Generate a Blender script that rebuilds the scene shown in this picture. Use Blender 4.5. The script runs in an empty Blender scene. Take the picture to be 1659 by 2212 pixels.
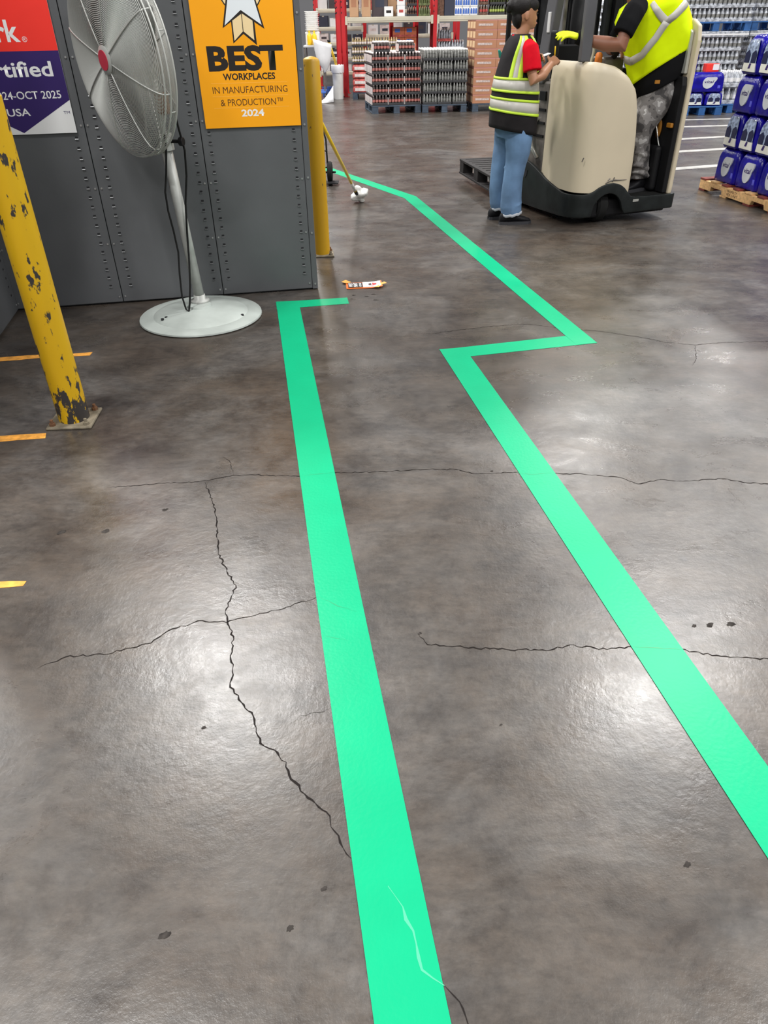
import bpy, bmesh, math, random
from math import sin, cos, pi, radians, sqrt, atan2
from mathutils import Vector, Matrix, Euler, noise
random.seed(7)
C = bpy.context.scene.collection
SC = bpy.context.scene

# ------------------------------------------------------------------ camera
cam = bpy.data.cameras.new('camera'); cam_o = bpy.data.objects.new('camera', cam); C.objects.link(cam_o)
cam.sensor_fit = 'VERTICAL'; cam.sensor_height = 24.0; cam.lens = 1533.0 / 2212.0 * 24.0
cam.clip_start = 0.05; cam.clip_end = 200
_th = radians(34.611); _ro = radians(0.9415)
_fw = Vector((0, cos(_th), -sin(_th))); _r0 = Vector((1, 0, 0)); _u0 = _r0.cross(_fw)
_rt = _r0 * cos(_ro) - _u0 * sin(_ro); _up = _r0 * sin(_ro) + _u0 * cos(_ro)
_m = Matrix((_rt, _up, -_fw)).transposed().to_4x4(); _m.translation = (0, 0, 1.45)
cam_o.matrix_world = _m
SC.camera = cam_o

# ------------------------------------------------------------------ light
world = bpy.data.worlds.new('world'); SC.world = world; world.use_nodes = True
bg = world.node_tree.nodes['Background']; bg.inputs[0].default_value = (0.93, 0.96, 1.0, 1); bg.inputs[1].default_value = 0.27
def area(name, loc, sx, sy, power, col=(1.0, 0.985, 0.96)):
    l = bpy.data.lights.new(name, 'AREA'); l.shape = 'RECTANGLE'; l.size = sx; l.size_y = sy; l.energy = power; l.color = col
    o = bpy.data.objects.new(name, l); o.location = loc; C.objects.link(o); return o
for _x in (-7.6, -2.5, 4.4, 10.8):
    for _y in (-5.0, 1.2, 7.8, 14.4, 21.0):
        area('high_bay_light', (_x, _y, 7.2), 1.2, 0.6, 440 if _y == 7.8 and abs(_x) < 5 else 345)
SC.view_settings.view_transform = 'Standard'; SC.view_settings.look = 'None'
SC.view_settings.exposure = 0.0; SC.view_settings.gamma = 1.0
SC.view_settings.use_curve_mapping = False

# ------------------------------------------------------------------ helpers
class MB:
    """collects shapes, then links them as one mesh object"""
    def __init__(s): s.v = []; s.f = []; s.m = []
    def add(s, vs, fs, mi=0):
        b = len(s.v); s.v += [tuple(p) for p in vs]
        for f in fs: s.f.append([b + i for i in f]); s.m.append(mi)
        return s
    def box(s, x0, x1, y0, y1, z0, z1, mi=0, M=None):
        vs = [Vector((x, y, z)) for z in (z0, z1) for y in (y0, y1) for x in (x0, x1)]
        if M: vs = [M @ p for p in vs]
        return s.add(vs, [(0, 2, 3, 1), (4, 5, 7, 6), (0, 1, 5, 4), (2, 6, 7, 3), (0, 4, 6, 2), (1, 3, 7, 5)], mi)
    def loft(s, rings, caps=True, mi=0, closed=True):
        n = len(rings[0]); vs = [p for r in rings for p in r]; fs = []
        for k in range(len(rings) - 1):
            for i in range(n if closed else n - 1):
                j = (i + 1) % n
                fs.append((k * n + i, k * n + j, (k + 1) * n + j, (k + 1) * n + i))
        if caps and closed:
            fs.append(tuple(range(n - 1, -1, -1))); fs.append(tuple((len(rings) - 1) * n + i for i in range(n)))
        return s.add(vs, fs, mi)
    def tube(s, pts, r, n=8, mi=0, caps=True, flat=1.0, round_ends=False, up=None):
        pts = [Vector(p) for p in pts]
        rr = [r] * len(pts) if not isinstance(r, (list, tuple)) else list(r)
        if round_ends:
            d0 = (pts[0] - pts[1]).normalized(); d1 = (pts[-1] - pts[-2]).normalized()
            a, b, ra, rb = pts[0], pts[-1], rr[0], rr[-1]
            pts = [a + d0 * ra * .9, a + d0 * ra * .6] + pts + [b + d1 * rb * .6, b + d1 * rb * .9]
            rr = [ra * .42, ra * .8] + rr + [rb * .8, rb * .42]
        rings = []; prev = Vector(up) if up else None
        for i, p in enumerate(pts):
            t = (pts[min(i + 1, len(pts) - 1)] - pts[max(i - 1, 0)]).normalized()
            if prev is None:
                prev = Vector((0, 0, 1)) if abs(t.z) < .9 else Vector((1, 0, 0))
            a = (prev - t * prev.dot(t))
            if a.length < 1e-6: a = t.orthogonal()
            a.normalize(); b = t.cross(a); prev = a
            rings.append([p + a * (cos(2 * pi * k / n) * rr[i] * flat) + b * (sin(2 * pi * k / n) * rr[i]) for k in range(n)])
        return s.loft(rings, caps, mi)
    def cyl(s, p0, p1, r0, r1=None, n=16, mi=0):
        return s.tube([p0, p1], [r0, r0 if r1 is None else r1], n, mi)
    def lathe(s, prof, n=24, mi=0, M=None, caps=True):
        rings = []
        for r, z in prof:
            ring = [Vector((r * cos(2 * pi * k / n), r * sin(2 * pi * k / n), z)) for k in range(n)]
            rings.append([M @ p for p in ring] if M else ring)
        return s.loft(rings, caps, mi)
    def ell(s, c, r, n=14, mi=0, M=None):
        rings = []
        for k in range(1, n):
            a = pi * k / n
            ring = [Vector((r[0] * sin(a) * cos(2 * pi * i / n), r[1] * sin(a) * sin(2 * pi * i / n), -r[2] * cos(a))) for i in range(n)]
            rings.append([(M @ p if M else p) + Vector(c) for p in ring])
        return s.loft(rings, True, mi)
    def prism(s, poly, y0, y1, mi=0, axis='y'):
        n = len(poly)
        def P(a, b, d): return (a, d, b) if axis == 'y' else ((a, b, d) if axis == 'z' else (d, a, b))
        vs = [P(a, b, y0) for a, b in poly] + [P(a, b, y1) for a, b in poly]
        fs = [tuple(range(n)), tuple(range(2 * n - 1, n - 1, -1))] + [(i, n + i, n + (i + 1) % n, (i + 1) % n) for i in range(n)]
        return s.add(vs, fs, mi)
    def torus(s, c, ax, R, r, n=48, k=5, mi=0):
        ax = Vector(ax).normalized(); a = ax.orthogonal().normalized(); b = ax.cross(a); c = Vector(c); rings = []
        for i in range(n):
            t = 2 * pi * i / n; d = a * cos(t) + b * sin(t)
            rings.append([c + d * (R + r * cos(2 * pi * j / k)) + ax * (r * sin(2 * pi * j / k)) for j in range(k)])
        rings.append(rings[0]); return s.loft(rings, False, mi)
    def mesh(s, name, mats, smooth=False):
        me = bpy.data.meshes.new(name); me.from_pydata(s.v, [], s.f); me.validate()
        for m in (mats if isinstance(mats, (list, tuple)) else [mats]): me.materials.append(m)
        if len(me.polygons) == len(s.m): me.polygons.foreach_set('material_index', s.m)
        bm = bmesh.new(); bm.from_mesh(me); bmesh.ops.recalc_face_normals(bm, faces=bm.faces); bm.to_mesh(me); bm.free()
        if smooth: me.polygons.foreach_set('use_smooth', [True] * len(me.polygons))
        me.update(); return me
    def build(s, name, mats, parent=None, smooth=False, bevel=0, seg=2, loc=None, subd=0):
        o = bpy.data.objects.new(name, s.mesh(name, mats, smooth)); C.objects.link(o)
        if parent: o.parent = parent
        if loc: o.location = loc
        if bevel:
            b = o.modifiers.new('bevel', 'BEVEL'); b.width = bevel; b.segments = seg; b.limit_method = 'ANGLE'; b.angle_limit = radians(40)
            if smooth is False: pass
        if subd:
            d = o.modifiers.new('sub', 'SUBSURF'); d.levels = subd; d.render_levels = subd
        return o

def autosmooth(o, deg=35):
    bm = bmesh.new(); bm.from_mesh(o.data)
    for e in bm.edges:
        if len(e.link_faces) == 2 and e.calc_face_angle(0) > radians(deg): e.smooth = False
    for f in bm.faces: f.smooth = True
    bm.to_mesh(o.data); bm.free(); return o

def tag(o, label=None, cat=None, group=None, kind=None):
    if label: o['label'] = label
    if cat: o['category'] = cat
    if group: o['group'] = group
    if kind: o['kind'] = kind
    return o
def thing(name, label, cat, loc=(0, 0, 0), rz=0.0, group=None):
    o = bpy.data.objects.new(name, None); C.objects.link(o); o.empty_display_size = .05
    o.location = loc; o.rotation_euler = (0, 0, rz); return tag(o, label, cat, group)
def dup(root, loc, rz, label, group=None, scale=None):
    r = root.copy(); C.objects.link(r); r.location = loc; r.rotation_euler = (0, 0, rz); r['label'] = label
    if group: r['group'] = group
    if scale: r.scale = scale
    for ch in list(root.children):
        c = ch.copy(); C.objects.link(c); c.parent = r
        for g in ch.children:
            d = g.copy(); C.objects.link(d); d.parent = c
    return r
def remesh(mb, voxel, smooth_it=4):
    me = mb.mesh('tmp', []); o = bpy.data.objects.new('tmp', me); C.objects.link(o)
    r = o.modifiers.new('r', 'REMESH'); r.mode = 'VOXEL'; r.voxel_size = voxel; r.use_smooth_shade = True
    if smooth_it:
        q = o.modifiers.new('s', 'SMOOTH'); q.factor = .5; q.iterations = smooth_it
    dg = bpy.context.evaluated_depsgraph_get()
    out = bpy.data.meshes.new_from_object(o.evaluated_get(dg)); bpy.data.objects.remove(o); return out
def obj_from_mesh(name, me, mat, parent=None):
    me.materials.clear(); me.materials.append(mat)
    me.polygons.foreach_set('use_smooth', [True] * len(me.polygons))
    o = bpy.data.objects.new(name, me); C.objects.link(o)
    if parent: o.parent = parent
    return o
def text_mesh(body, x0, x1, z0, z1, y, mat, name, parent, bold=0.0, depth=.0006, rot90=False, shear=0):
    """flat lettering fitted into the box x0..x1, z0..z1 at local depth y (facing -y)"""
    cu = bpy.data.curves.new('t', 'FONT'); cu.body = body; cu.size = 1.0; cu.offset = bold; cu.resolution_u = 3; cu.shear = shear
    o = bpy.data.objects.new('t', cu); C.objects.link(o)
    dg = bpy.context.evaluated_depsgraph_get(); me = bpy.data.meshes.new_from_object(o.evaluated_get(dg)); bpy.data.objects.remove(o)
    if rot90:
        for v in me.vertices: v.co = Vector((-v.co.y, v.co.x, 0))
    xs = [v.co.x for v in me.vertices]; ys = [v.co.y for v in me.vertices]
    ax, bx, ay, by = min(xs), max(xs), min(ys), max(ys)
    for v in me.vertices:
        v.co = Vector((x0 + (v.co.x - ax) / (bx - ax) * (x1 - x0), y, z0 + (v.co.y - ay) / (by - ay) * (z1 - z0)))
    me.materials.clear(); me.materials.append(mat)
    r = bpy.data.objects.new(name, me); C.objects.link(r); r.parent = parent; return r

# ------------------------------------------------------------------ materials
def mat(name, col, rough=.5, metal=0.0, var=0.0, scale=8.0, bump=0.0, bscale=60.0, col2=None, spec=.5, coat=0, trans=0.0, stretch=None):
    m = bpy.data.materials.new(name); m.use_nodes = True; nt = m.node_tree; b = nt.nodes['Principled BSDF']
    b.inputs['Base Color'].default_value = (*col, 1); b.inputs['Roughness'].default_value = rough; b.inputs['Metallic'].default_value = metal
    b.inputs['Specular IOR Level'].default_value = spec
    if coat: b.inputs['Coat Weight'].default_value = coat
    if trans: b.inputs['Transmission Weight'].default_value = trans
    if var or bump:
        tc = nt.nodes.new('ShaderNodeTexCoord'); src = tc.outputs['Object']
        if stretch:
            mp = nt.nodes.new('ShaderNodeMapping'); mp.inputs['Scale'].default_value = stretch
            nt.links.new(src, mp.inputs[0]); src = mp.outputs[0]
    if var:
        nz = nt.nodes.new('ShaderNodeTexNoise'); nz.inputs['Scale'].default_value = scale; nz.inputs['Detail'].default_value = 5
        nt.links.new(src, nz.inputs['Vector'])
        rp = nt.nodes.new('ShaderNodeValToRGB'); rp.color_ramp.elements[0].position = .35; rp.color_ramp.elements[1].position = .68
        c2 = col2 if col2 else tuple(min(1, c * (1 + var)) for c in col); c1 = col if col2 else tuple(c * (1 - var) for c in col)
        rp.color_ramp.elements[0].color = (*c1, 1); rp.color_ramp.elements[1].color = (*c2, 1)
        nt.links.new(nz.outputs[0], rp.inputs[0]); nt.links.new(rp.outputs[0], b.inputs['Base Color'])
    if bump:
        n2 = nt.nodes.new('ShaderNodeTexNoise'); n2.inputs['Scale'].default_value = bscale; n2.inputs['Detail'].default_value = 3
        nt.links.new(src, n2.inputs['Vector'])
        bp = nt.nodes.new('ShaderNodeBump'); bp.inputs['Strength'].default_value = bump; bp.inputs['Distance'].default_value = .01
        nt.links.new(n2.outputs[0], bp.inputs['Height']); nt.links.new(bp.outputs[0], b.inputs['Normal'])
    return m
M = {}
M['panel'] = mat('grey_panel_paint', (.098, .102, .108), .42, .0, .06, 3, .05, 40)
M['slotdark'] = mat('punched_hole', (.012, .012, .014), .8)
M['sliplip'] = mat('bright_slot_lip', (.20, .205, .21), .35, .5)
M['zinc'] = mat('zinc_bolt', (.55, .55, .55), .3, .8)
M['stain'] = mat('floor_spot', (.040, .035, .032), .8, 0, .4, 60, spec=.1)
M['concrete_dark'] = mat('crack_fill', (.022, .019, .018), 1.0, spec=0)
M['tape'] = mat('green_tape', (.0, .40, .185), .36, 0, .03, 6, .05, 90, spec=.25)
M['tape_crease'] = mat('tape_crease', (.01, .30, .12), .4)
M['tape_scuff'] = mat('tape_scuff', (.06, .52, .26), .5)
M['otape'] = mat('orange_tape', (.80, .36, .06), .6, 0, .25, 30)
M['white'] = mat('white_paint', (.82, .82, .82), .5)
M['stripe'] = mat('floor_stripe_paint', (.40, .39, .37), .5, 0, .2, 8)
M['offwhite'] = mat('off_white_plastic', (.74, .73, .70), .45, 0, .06, 6)
M['black'] = mat('black_plastic', (.008, .008, .009), .5, spec=.2)
M['blackrub'] = mat('black_rubber', (.010, .010, .010), .75, 0, .2, 20, spec=.2)
M['red'] = mat('sign_red', (.88, .035, .022), .45)
M['navy'] = mat('sign_navy', (.032, .014, .12), .4)
M['orange'] = mat('sign_orange', (.95, .38, .0), .45)
M['oline'] = mat('sign_orange_light', (.98, .46, .05), .45)
M['signblack'] = mat('sign_black', (.014, .010, .009), .45)
M['brownink'] = mat('sign_brown_ink', (.10, .035, .005), .45)
M['cream'] = mat('sign_cream', (.86, .66, .36), .5)
M['palewhite'] = mat('sign_pale', (.76, .80, .84), .5)
M['fangrey'] = mat('fan_grey', (.43, .44, .42), .42, .1, .12, 14)
M['fanwire'] = mat('fan_wire', (.50, .51, .485), .38, .2)
M['fanblade'] = mat('fan_blade', (.30, .30, .29), .4, .3)
M['fandark'] = mat('fan_motor', (.20, .195, .18), .5, .3, .2, 12)
M['fanbase'] = mat('fan_base_paint', (.40, .44, .415), .5, 0, .14, 5, .04, 20)
M['badge'] = mat('badge_red', (.55, .04, .07), .4)
M['rust'] = mat('rust', (.16, .075, .035), .85, 0, .35, 30)
M['plate'] = mat('base_plate_steel', (.20, .17, .12), .7, .2, .35, 20, .1, 60)
M['beige'] = mat('truck_beige', (.56, .485, .355), .42, 0, .035, 2.5)
M['skirt'] = mat('truck_black', (.009, .0115, .0115), .48, 0, .35, 9, .08, 30, spec=.3)
M['guard'] = mat('guard_grey', (.085, .085, .092), .45, 0, .06, 6)
M['mech'] = mat('machine_grey', (.16, .145, .13), .35, .3, .35, 10)
M['silver'] = mat('silver_trim', (.55, .55, .52), .3, .6)
M['olive'] = mat('backrest_pad', (.035, .045, .018), .35)
M['orangep'] = mat('orange_plastic', (.62, .17, .015), .4)
M['amber'] = mat('amber_part', (.35, .14, .01), .5)
M['teal'] = mat('teal_plastic', (.02, .28, .22), .4)
M['greylabel'] = mat('grey_label', (.55, .55, .55), .5)
M['palblack'] = mat('pallet_black', (.016, .014, .014), .6, 0, .4, 12, .06, 30, spec=.3)
M['palblue'] = mat('pallet_blue', (.02, .10, .30), .6, 0, .2, 8)
M['palnavy'] = mat('pallet_slate', (.045, .065, .095), .55, 0, .25, 8)
M['wood'] = mat('pallet_wood', (.74, .45, .20), .7, 0, .2, 6, .1, 30, stretch=(6, 1, 6))
M['redwood'] = mat('pallet_red_stain', (.20, .035, .025), .7, 0, .4, 10)
M['ink'] = mat('stamp_ink', (.12, .07, .035), .8)
M['blue'] = mat('blue_film', (.007, .0035, .25), .2, 0, .3, 9, .35, 30, spec=.35)
M['bluelite'] = mat('blue_film_light', (.10, .10, .60), .2, 0, .3, 14, .4, 30)
M['logo'] = mat('logo_silver', (.58, .60, .64), .3, 0, .08, 9)
M['clear'] = mat('bottle_clear_blue', (.30, .36, .50), .12, 0, .55, 30, .2, 40)
M['clearwater'] = mat('bottle_clear_grey', (.42, .44, .48), .12, 0, .45, 22, .15, 40)
M['darkwin'] = mat('bottle_dark_navy', (.015, .018, .06), .25)  # flat dark navy of the bottle shapes in the case window
M['cap'] = mat('bottle_cap', (.74, .73, .66), .35)
M['redsteel'] = mat('rack_red', (.50, .012, .018), .4, 0, .12, 4)
M['beam'] = mat('rack_beam_beige', (.55, .51, .40), .5, 0, .08, 3)
M['deck'] = mat('rack_deck', (.30, .26, .21), .7)
M['cola'] = mat('cola_bottle', (.045, .030, .028), .18, 0, .5, 25)
M['colalabel'] = mat('cola_label', (.42, .15, .13), .4, 0, .35, 40)
M['foam'] = mat('white_foam', (.88, .87, .85), .6)
M['colaend'] = mat('pack_end_film', (.72, .64, .62), .3, 0, .2, 14)
M['whitecap'] = mat('pack_white_caps', (.86, .74, .72), .35)
M['tray'] = mat('tray_dark', (.030, .030, .033), .5)
M['greybot'] = mat('grey_bottle', (.16, .16, .15), .2, 0, .6, 25)
M['greylab'] = mat('grey_pack_label', (.20, .20, .19), .4, 0, .3, 40)
M['greycap'] = mat('grey_pack_caps', (.66, .66, .64), .35)
M['carton'] = mat('carton_brown', (.40, .185, .10), .7, 0, .08, 5)
M['cartonprint'] = mat('carton_print', (.50, .40, .37), .7, 0, .25, 30)
M['cartonlid'] = mat('carton_pink_edge', (.46, .20, .17), .7)
M['cartonlit'] = mat('carton_end_lit', (.80, .55, .32), .6, 0, .1, 10)
M['tan'] = mat('tan_carton', (.50, .30, .17), .7, 0, .06, 5)
M['darkbox'] = mat('dark_carton', (.06, .045, .05), .6)
M['navybox'] = mat('navy_carton', (.03, .035, .06), .6)
M['greenbot'] = mat('green_bottle', (.13, .155, .065), .25, 0, .4, 25)
M['dkgreen'] = mat('dark_green_bottle', (.05, .06, .02), .25, 0, .4, 25)
M['lime'] = mat('lime_label', (.42, .50, .12), .4)
M['brownbot'] = mat('brown_bottle', (.14, .075, .05), .25, 0, .4, 25)
M['goldcan'] = mat('gold_can', (.34, .25, .12), .3, .3, .4, 25)
M['redpack'] = mat('red_pack_film', (.50, .09, .08), .3, 0, .35, 18)
M['orangecase'] = mat('orange_case', (.55, .13, .05), .5, 0, .15, 12)
M['bluetext'] = mat('blue_print', (.05, .14, .50), .5)
M['whitefilm'] = mat('white_film', (.78, .78, .80), .35, 0, .08, 5, .3, 8)
M['yellowp'] = mat('yellow_plastic', (.85, .55, .01), .4)
M['rag'] = mat('white_rag', (.72, .71, .68), .7, 0, .15, 30, .3, 60)
M['skinw'] = mat('skin_woman', (.40, .19, .105), .5)
M['skinm'] = mat('skin_man', (.235, .095, .055), .5)
M['hair'] = mat('black_hair', (.007, .005, .005), .5, 0, .4, 60, .3, 80, stretch=(1, 1, 6), spec=.3)
M['redshirt'] = mat('red_shirt', (.55, .002, .012), .85, 0, .08, 12, .1, 50, spec=.15)
M['vestblack'] = mat('black_vest', (.014, .012, .013), .85, 0, .3, 6, .1, 30, spec=.2)
M['limetrim'] = mat('lime_trim', (.52, .74, .04), .6)
M['reflect'] = mat('reflective_tape', (.50, .48, .44), .4, 0, .06, 10)
M['hivis'] = mat('hi_vis_yellow', (.66, .84, .0), .8, 0, .06, 5, .35, 9, spec=.15)
M['jeans'] = mat('jeans_denim', (.115, .205, .35), .85, 0, .25, 5, .3, 16)
M['cuff'] = mat('frayed_cuff', (.45, .48, .52), .9)
M['shoe'] = mat('black_shoe', (.008, .008, .010), .6, spec=.25)
M['sole'] = mat('shoe_sole', (.03, .03, .035), .7)
M['blackcloth'] = mat('black_cloth', (.006, .006, .007), .9, spec=.12)
M['eye'] = mat('eye_dark', (.01, .008, .008), .2)
M['lip'] = mat('lip', (.36, .13, .10), .5)
M['darkwall'] = mat('far_wall', (.20, .20, .21), .8)
M['neon'] = mat('neon_glove', (.78, .90, .0), .7, 0, .08, 20, .2, 60)

def camo():
    m = bpy.data.materials.new('grey_camouflage'); m.use_nodes = True; nt = m.node_tree; b = nt.nodes['Principled BSDF']; b.inputs['Roughness'].default_value = .85
    tc = nt.nodes.new('ShaderNodeTexCoord'); nz = nt.nodes.new('ShaderNodeTexNoise'); nz.inputs['Scale'].default_value = 9; nz.inputs['Detail'].default_value = 2.5
    rp = nt.nodes.new('ShaderNodeValToRGB'); rp.color_ramp.interpolation = 'CONSTANT'; e = rp.color_ramp.elements
    e[0].color = (.035, .032, .032, 1); e[1].position = .44; e[1].color = (.10, .092, .088, 1)
    x = e.new(.52); x.color = (.18, .17, .165, 1); x = e.new(.62); x.color = (.36, .35, .34, 1)
    nt.links.new(tc.outputs['Object'], nz.inputs[0]); nt.links.new(nz.outputs[0], rp.inputs[0]); nt.links.new(rp.outputs[0], b.inputs['Base Color'])
    n2 = nt.nodes.new('ShaderNodeTexNoise'); n2.inputs['Scale'].default_value = 14; bp = nt.nodes.new('ShaderNodeBump'); bp.inputs['Strength'].default_value = .5; bp.inputs['Distance'].default_value = .02
    nt.links.new(tc.outputs['Object'], n2.inputs[0]); nt.links.new(n2.outputs[0], bp.inputs['Height']); nt.links.new(bp.outputs[0], b.inputs['Normal'])
    return m
M['camo'] = camo()

def bollard_paint(name, col, wear, thr=.665):
    """yellow paint with black scuffs (its own wear pattern, denser near the foot)"""
    m = bpy.data.materials.new(name); m.use_nodes = True; nt = m.node_tree; b = nt.nodes['Principled BSDF']; b.inputs['Roughness'].default_value = .42
    tc = nt.nodes.new('ShaderNodeTexCoord'); sp = nt.nodes.new('ShaderNodeSeparateXYZ'); nt.links.new(tc.outputs['Object'], sp.inputs[0])
    mp = nt.nodes.new('ShaderNodeMapping'); mp.inputs['Scale'].default_value = (1, 1, .42); nt.links.new(tc.outputs['Object'], mp.inputs[0])
    nz = nt.nodes.new('ShaderNodeTexNoise'); nz.inputs['Scale'].default_value = 26; nz.inputs['Detail'].default_value = 6; nz.inputs['Roughness'].default_value = .62; nt.links.new(mp.outputs[0], nz.inputs[0])
    mr = nt.nodes.new('ShaderNodeMapRange'); mr.inputs[1].default_value = 0; mr.inputs[2].default_value = .38; mr.inputs[3].default_value = wear; mr.inputs[4].default_value = 0.0; nt.links.new(sp.outputs[2], mr.inputs[0])
    ad = nt.nodes.new('ShaderNodeMath'); ad.operation = 'ADD'; nt.links.new(nz.outputs[0], ad.inputs[0]); nt.links.new(mr.outputs[0], ad.inputs[1])
    rp = nt.nodes.new('ShaderNodeValToRGB'); rp.color_ramp.elements[0].position = thr; rp.color_ramp.elements[1].position = thr + .03
    rp.color_ramp.elements[0].color = (0, 0, 0, 1); rp.color_ramp.elements[1].color = (1, 1, 1, 1); nt.links.new(ad.outputs[0], rp.inputs[0])
    n2 = nt.nodes.new('ShaderNodeTexNoise'); n2.inputs['Scale'].default_value = 7; n2.inputs['Detail'].default_value = 4; nt.links.new(mp.outputs[0], n2.inputs[0])
    r2 = nt.nodes.new('ShaderNodeValToRGB'); r2.color_ramp.elements[0].color = (col[0] * .82, col[1] * .76, col[2], 1); r2.color_ramp.elements[1].color = (*col, 1); nt.links.new(n2.outputs[0], r2.inputs[0])
    mx = nt.nodes.new('ShaderNodeMix'); mx.data_type = 'RGBA'; nt.links.new(rp.outputs[0], mx.inputs[0]); nt.links.new(r2.outputs[0], mx.inputs[6]); mx.inputs[7].default_value = (.035, .03, .028, 1)
    nt.links.new(mx.outputs[2], b.inputs['Base Color'])
    bp = nt.nodes.new('ShaderNodeBump'); bp.inputs['Strength'].default_value = .15; bp.inputs['Distance'].default_value = .01; nt.links.new(n2.outputs[0], bp.inputs['Height']); nt.links.new(bp.outputs[0], b.inputs['Normal'])
    return m
M['bollL'] = bollard_paint('yellow_bollard_worn', (.66, .40, .003), .15, .597)
M['bollR'] = bollard_paint('yellow_bollard', (.60, .34, .006), .03)

def floor_mat():
    m = bpy.data.materials.new('polished_concrete'); m.use_nodes = True; nt = m.node_tree; b = nt.nodes['Principled BSDF']; L = nt.links.new
    tc = nt.nodes.new('ShaderNodeTexCoord')
    def noise_(scale, detail, rough=.55, sc=(1, 1, 1), rot=0, dist=0):
        mp = nt.nodes.new('ShaderNodeMapping'); mp.inputs['Scale'].default_value = sc; mp.inputs['Rotation'].default_value = (0, 0, rot); L(tc.outputs['Object'], mp.inputs[0])
        n = nt.nodes.new('ShaderNodeTexNoise'); n.inputs['Scale'].default_value = scale; n.inputs['Detail'].default_value = detail; n.inputs['Roughness'].default_value = rough; n.inputs['Distortion'].default_value = dist
        L(mp.outputs[0], n.inputs[0]); return n.outputs[0]
    def ramp(src, stops):
        r = nt.nodes.new('ShaderNodeValToRGB'); e = r.color_ramp.elements
        e[0].position, e[0].color = stops[0][0], (*stops[0][1], 1); e[1].position, e[1].color = stops[-1][0], (*stops[-1][1], 1)
        for p, c in stops[1:-1]:
            x = e.new(p); x.color = (*c, 1)
        L(src, r.inputs[0]); return r.outputs[0]
    def mix(f, a, c, mode='MIX'):
        x = nt.nodes.new('ShaderNodeMix'); x.data_type = 'RGBA'; x.blend_type = mode
        if isinstance(f, float): x.inputs[0].default_value = f
        else: L(f, x.inputs[0])
        for s_, i in ((a, 6), (c, 7)):
            if isinstance(s_, tuple): x.inputs[i].default_value = (*s_, 1)
            else: L(s_, x.inputs[i])
        return x.outputs[2]
    base = ramp(noise_(1.1, 9, .68, dist=.5), [(.33, (.050, .036, .026)), (.50, (.066, .055, .046)), (.66, (.104, .097, .091))])
    blot = ramp(noise_(3.6, 10, .74, dist=.3), [(.36, (.58, .57, .58)), (.50, (1, 1, 1)), (.66, (1.35, 1.32, 1.28))])
    c = mix(1.0, base, blot, 'MULTIPLY')
    streak = ramp(noise_(2.6, 8, .68, (.35, 2.4, 1), .45, .4), [(.33, (.70, .70, .72)), (.5, (1, 1, 1)), (.66, (1.12, 1.11, 1.1))])
    c = mix(.8, c, streak, 'MULTIPLY')
    scr = ramp(noise_(6, 4, .7, (.12, 6.0, 1), -.55, .2), [(.66, (0, 0, 0)), (.80, (.16, .16, .16))])
    c = mix(scr, c, (.20, .19, .18))
    fine = ramp(noise_(26, 9, .78, (.7, 1.5, 1), .4, .2), [(.34, (.70, .69, .69)), (.5, (1, 1, 1)), (.66, (1.24, 1.23, 1.22))])
    c = mix(.9, c, fine, 'MULTIPLY')
    spots = ramp(noise_(13, 2, .4), [(.19, (1, 1, 1)), (.26, (0, 0, 0))])
    c = mix(spots, c, (.035, .030, .028))
    L(c, b.inputs['Base Color'])
    rg = ramp(noise_(2.8, 10, .76, (1, 1.6, 1), .3, .5), [(.34, (.235, .235, .235)), (.68, (.39, .39, .39))]); L(rg, b.inputs['Roughness'])
    b.inputs['Specular IOR Level'].default_value = .80
    bp = nt.nodes.new('ShaderNodeBump'); bp.inputs['Strength'].default_value = .15; bp.inputs['Distance'].default_value = .006
    L(noise_(34, 5, .7), bp.inputs['Height']); L(bp.outputs[0], b.inputs['Normal'])
    return m
M['floor'] = floor_mat()

# ------------------------------------------------------------------ large structure
fl_o = MB().box(-14, 18, -8, 30, -.12, 0).build('floor', M['floor']); tag(fl_o, kind='structure')
wb = MB().box(-14, 18, 29.6, 29.9, 0, 8.5).build('wall_back', M['darkwall']); tag(wb, kind='structure')

def wander(pts, sub, amp):
    out = []
    for a, b in zip(pts[:-1], pts[1:]):
        a = Vector((*a, 0)); b = Vector((*b, 0)); d = b - a; nrm = Vector((-d.y, d.x, 0)).normalized(); k = max(2, int(d.length / sub))
        for i in range(k):
            t = i / k; out.append(a + d * t + nrm * (random.uniform(-amp, amp) if i else random.uniform(-amp, amp) * .4))
    out.append(Vector((*pts[-1], 0))); return out
def ribbon(pts, w0, z, zt=.0006):
    n = len(pts); L = []; R = []
    for i, p in enumerate(pts):
        d = (pts[min(i + 1, n - 1)] - pts[max(i - 1, 0)]).normalized(); q = Vector((-d.y, d.x, 0))
        taper = min(1, (i + .6) / 4, (n - i - .4) / 4); w = w0 * taper * random.uniform(.30, 1.35)
        L.append(p + q * w + Vector((0, 0, z))); R.append(p - q * w + Vector((0, 0, z)))
    m = MB(); m.add(L + R, [(i, i + 1, n + i + 1, n + i) for i in range(n - 1)]); return m
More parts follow.
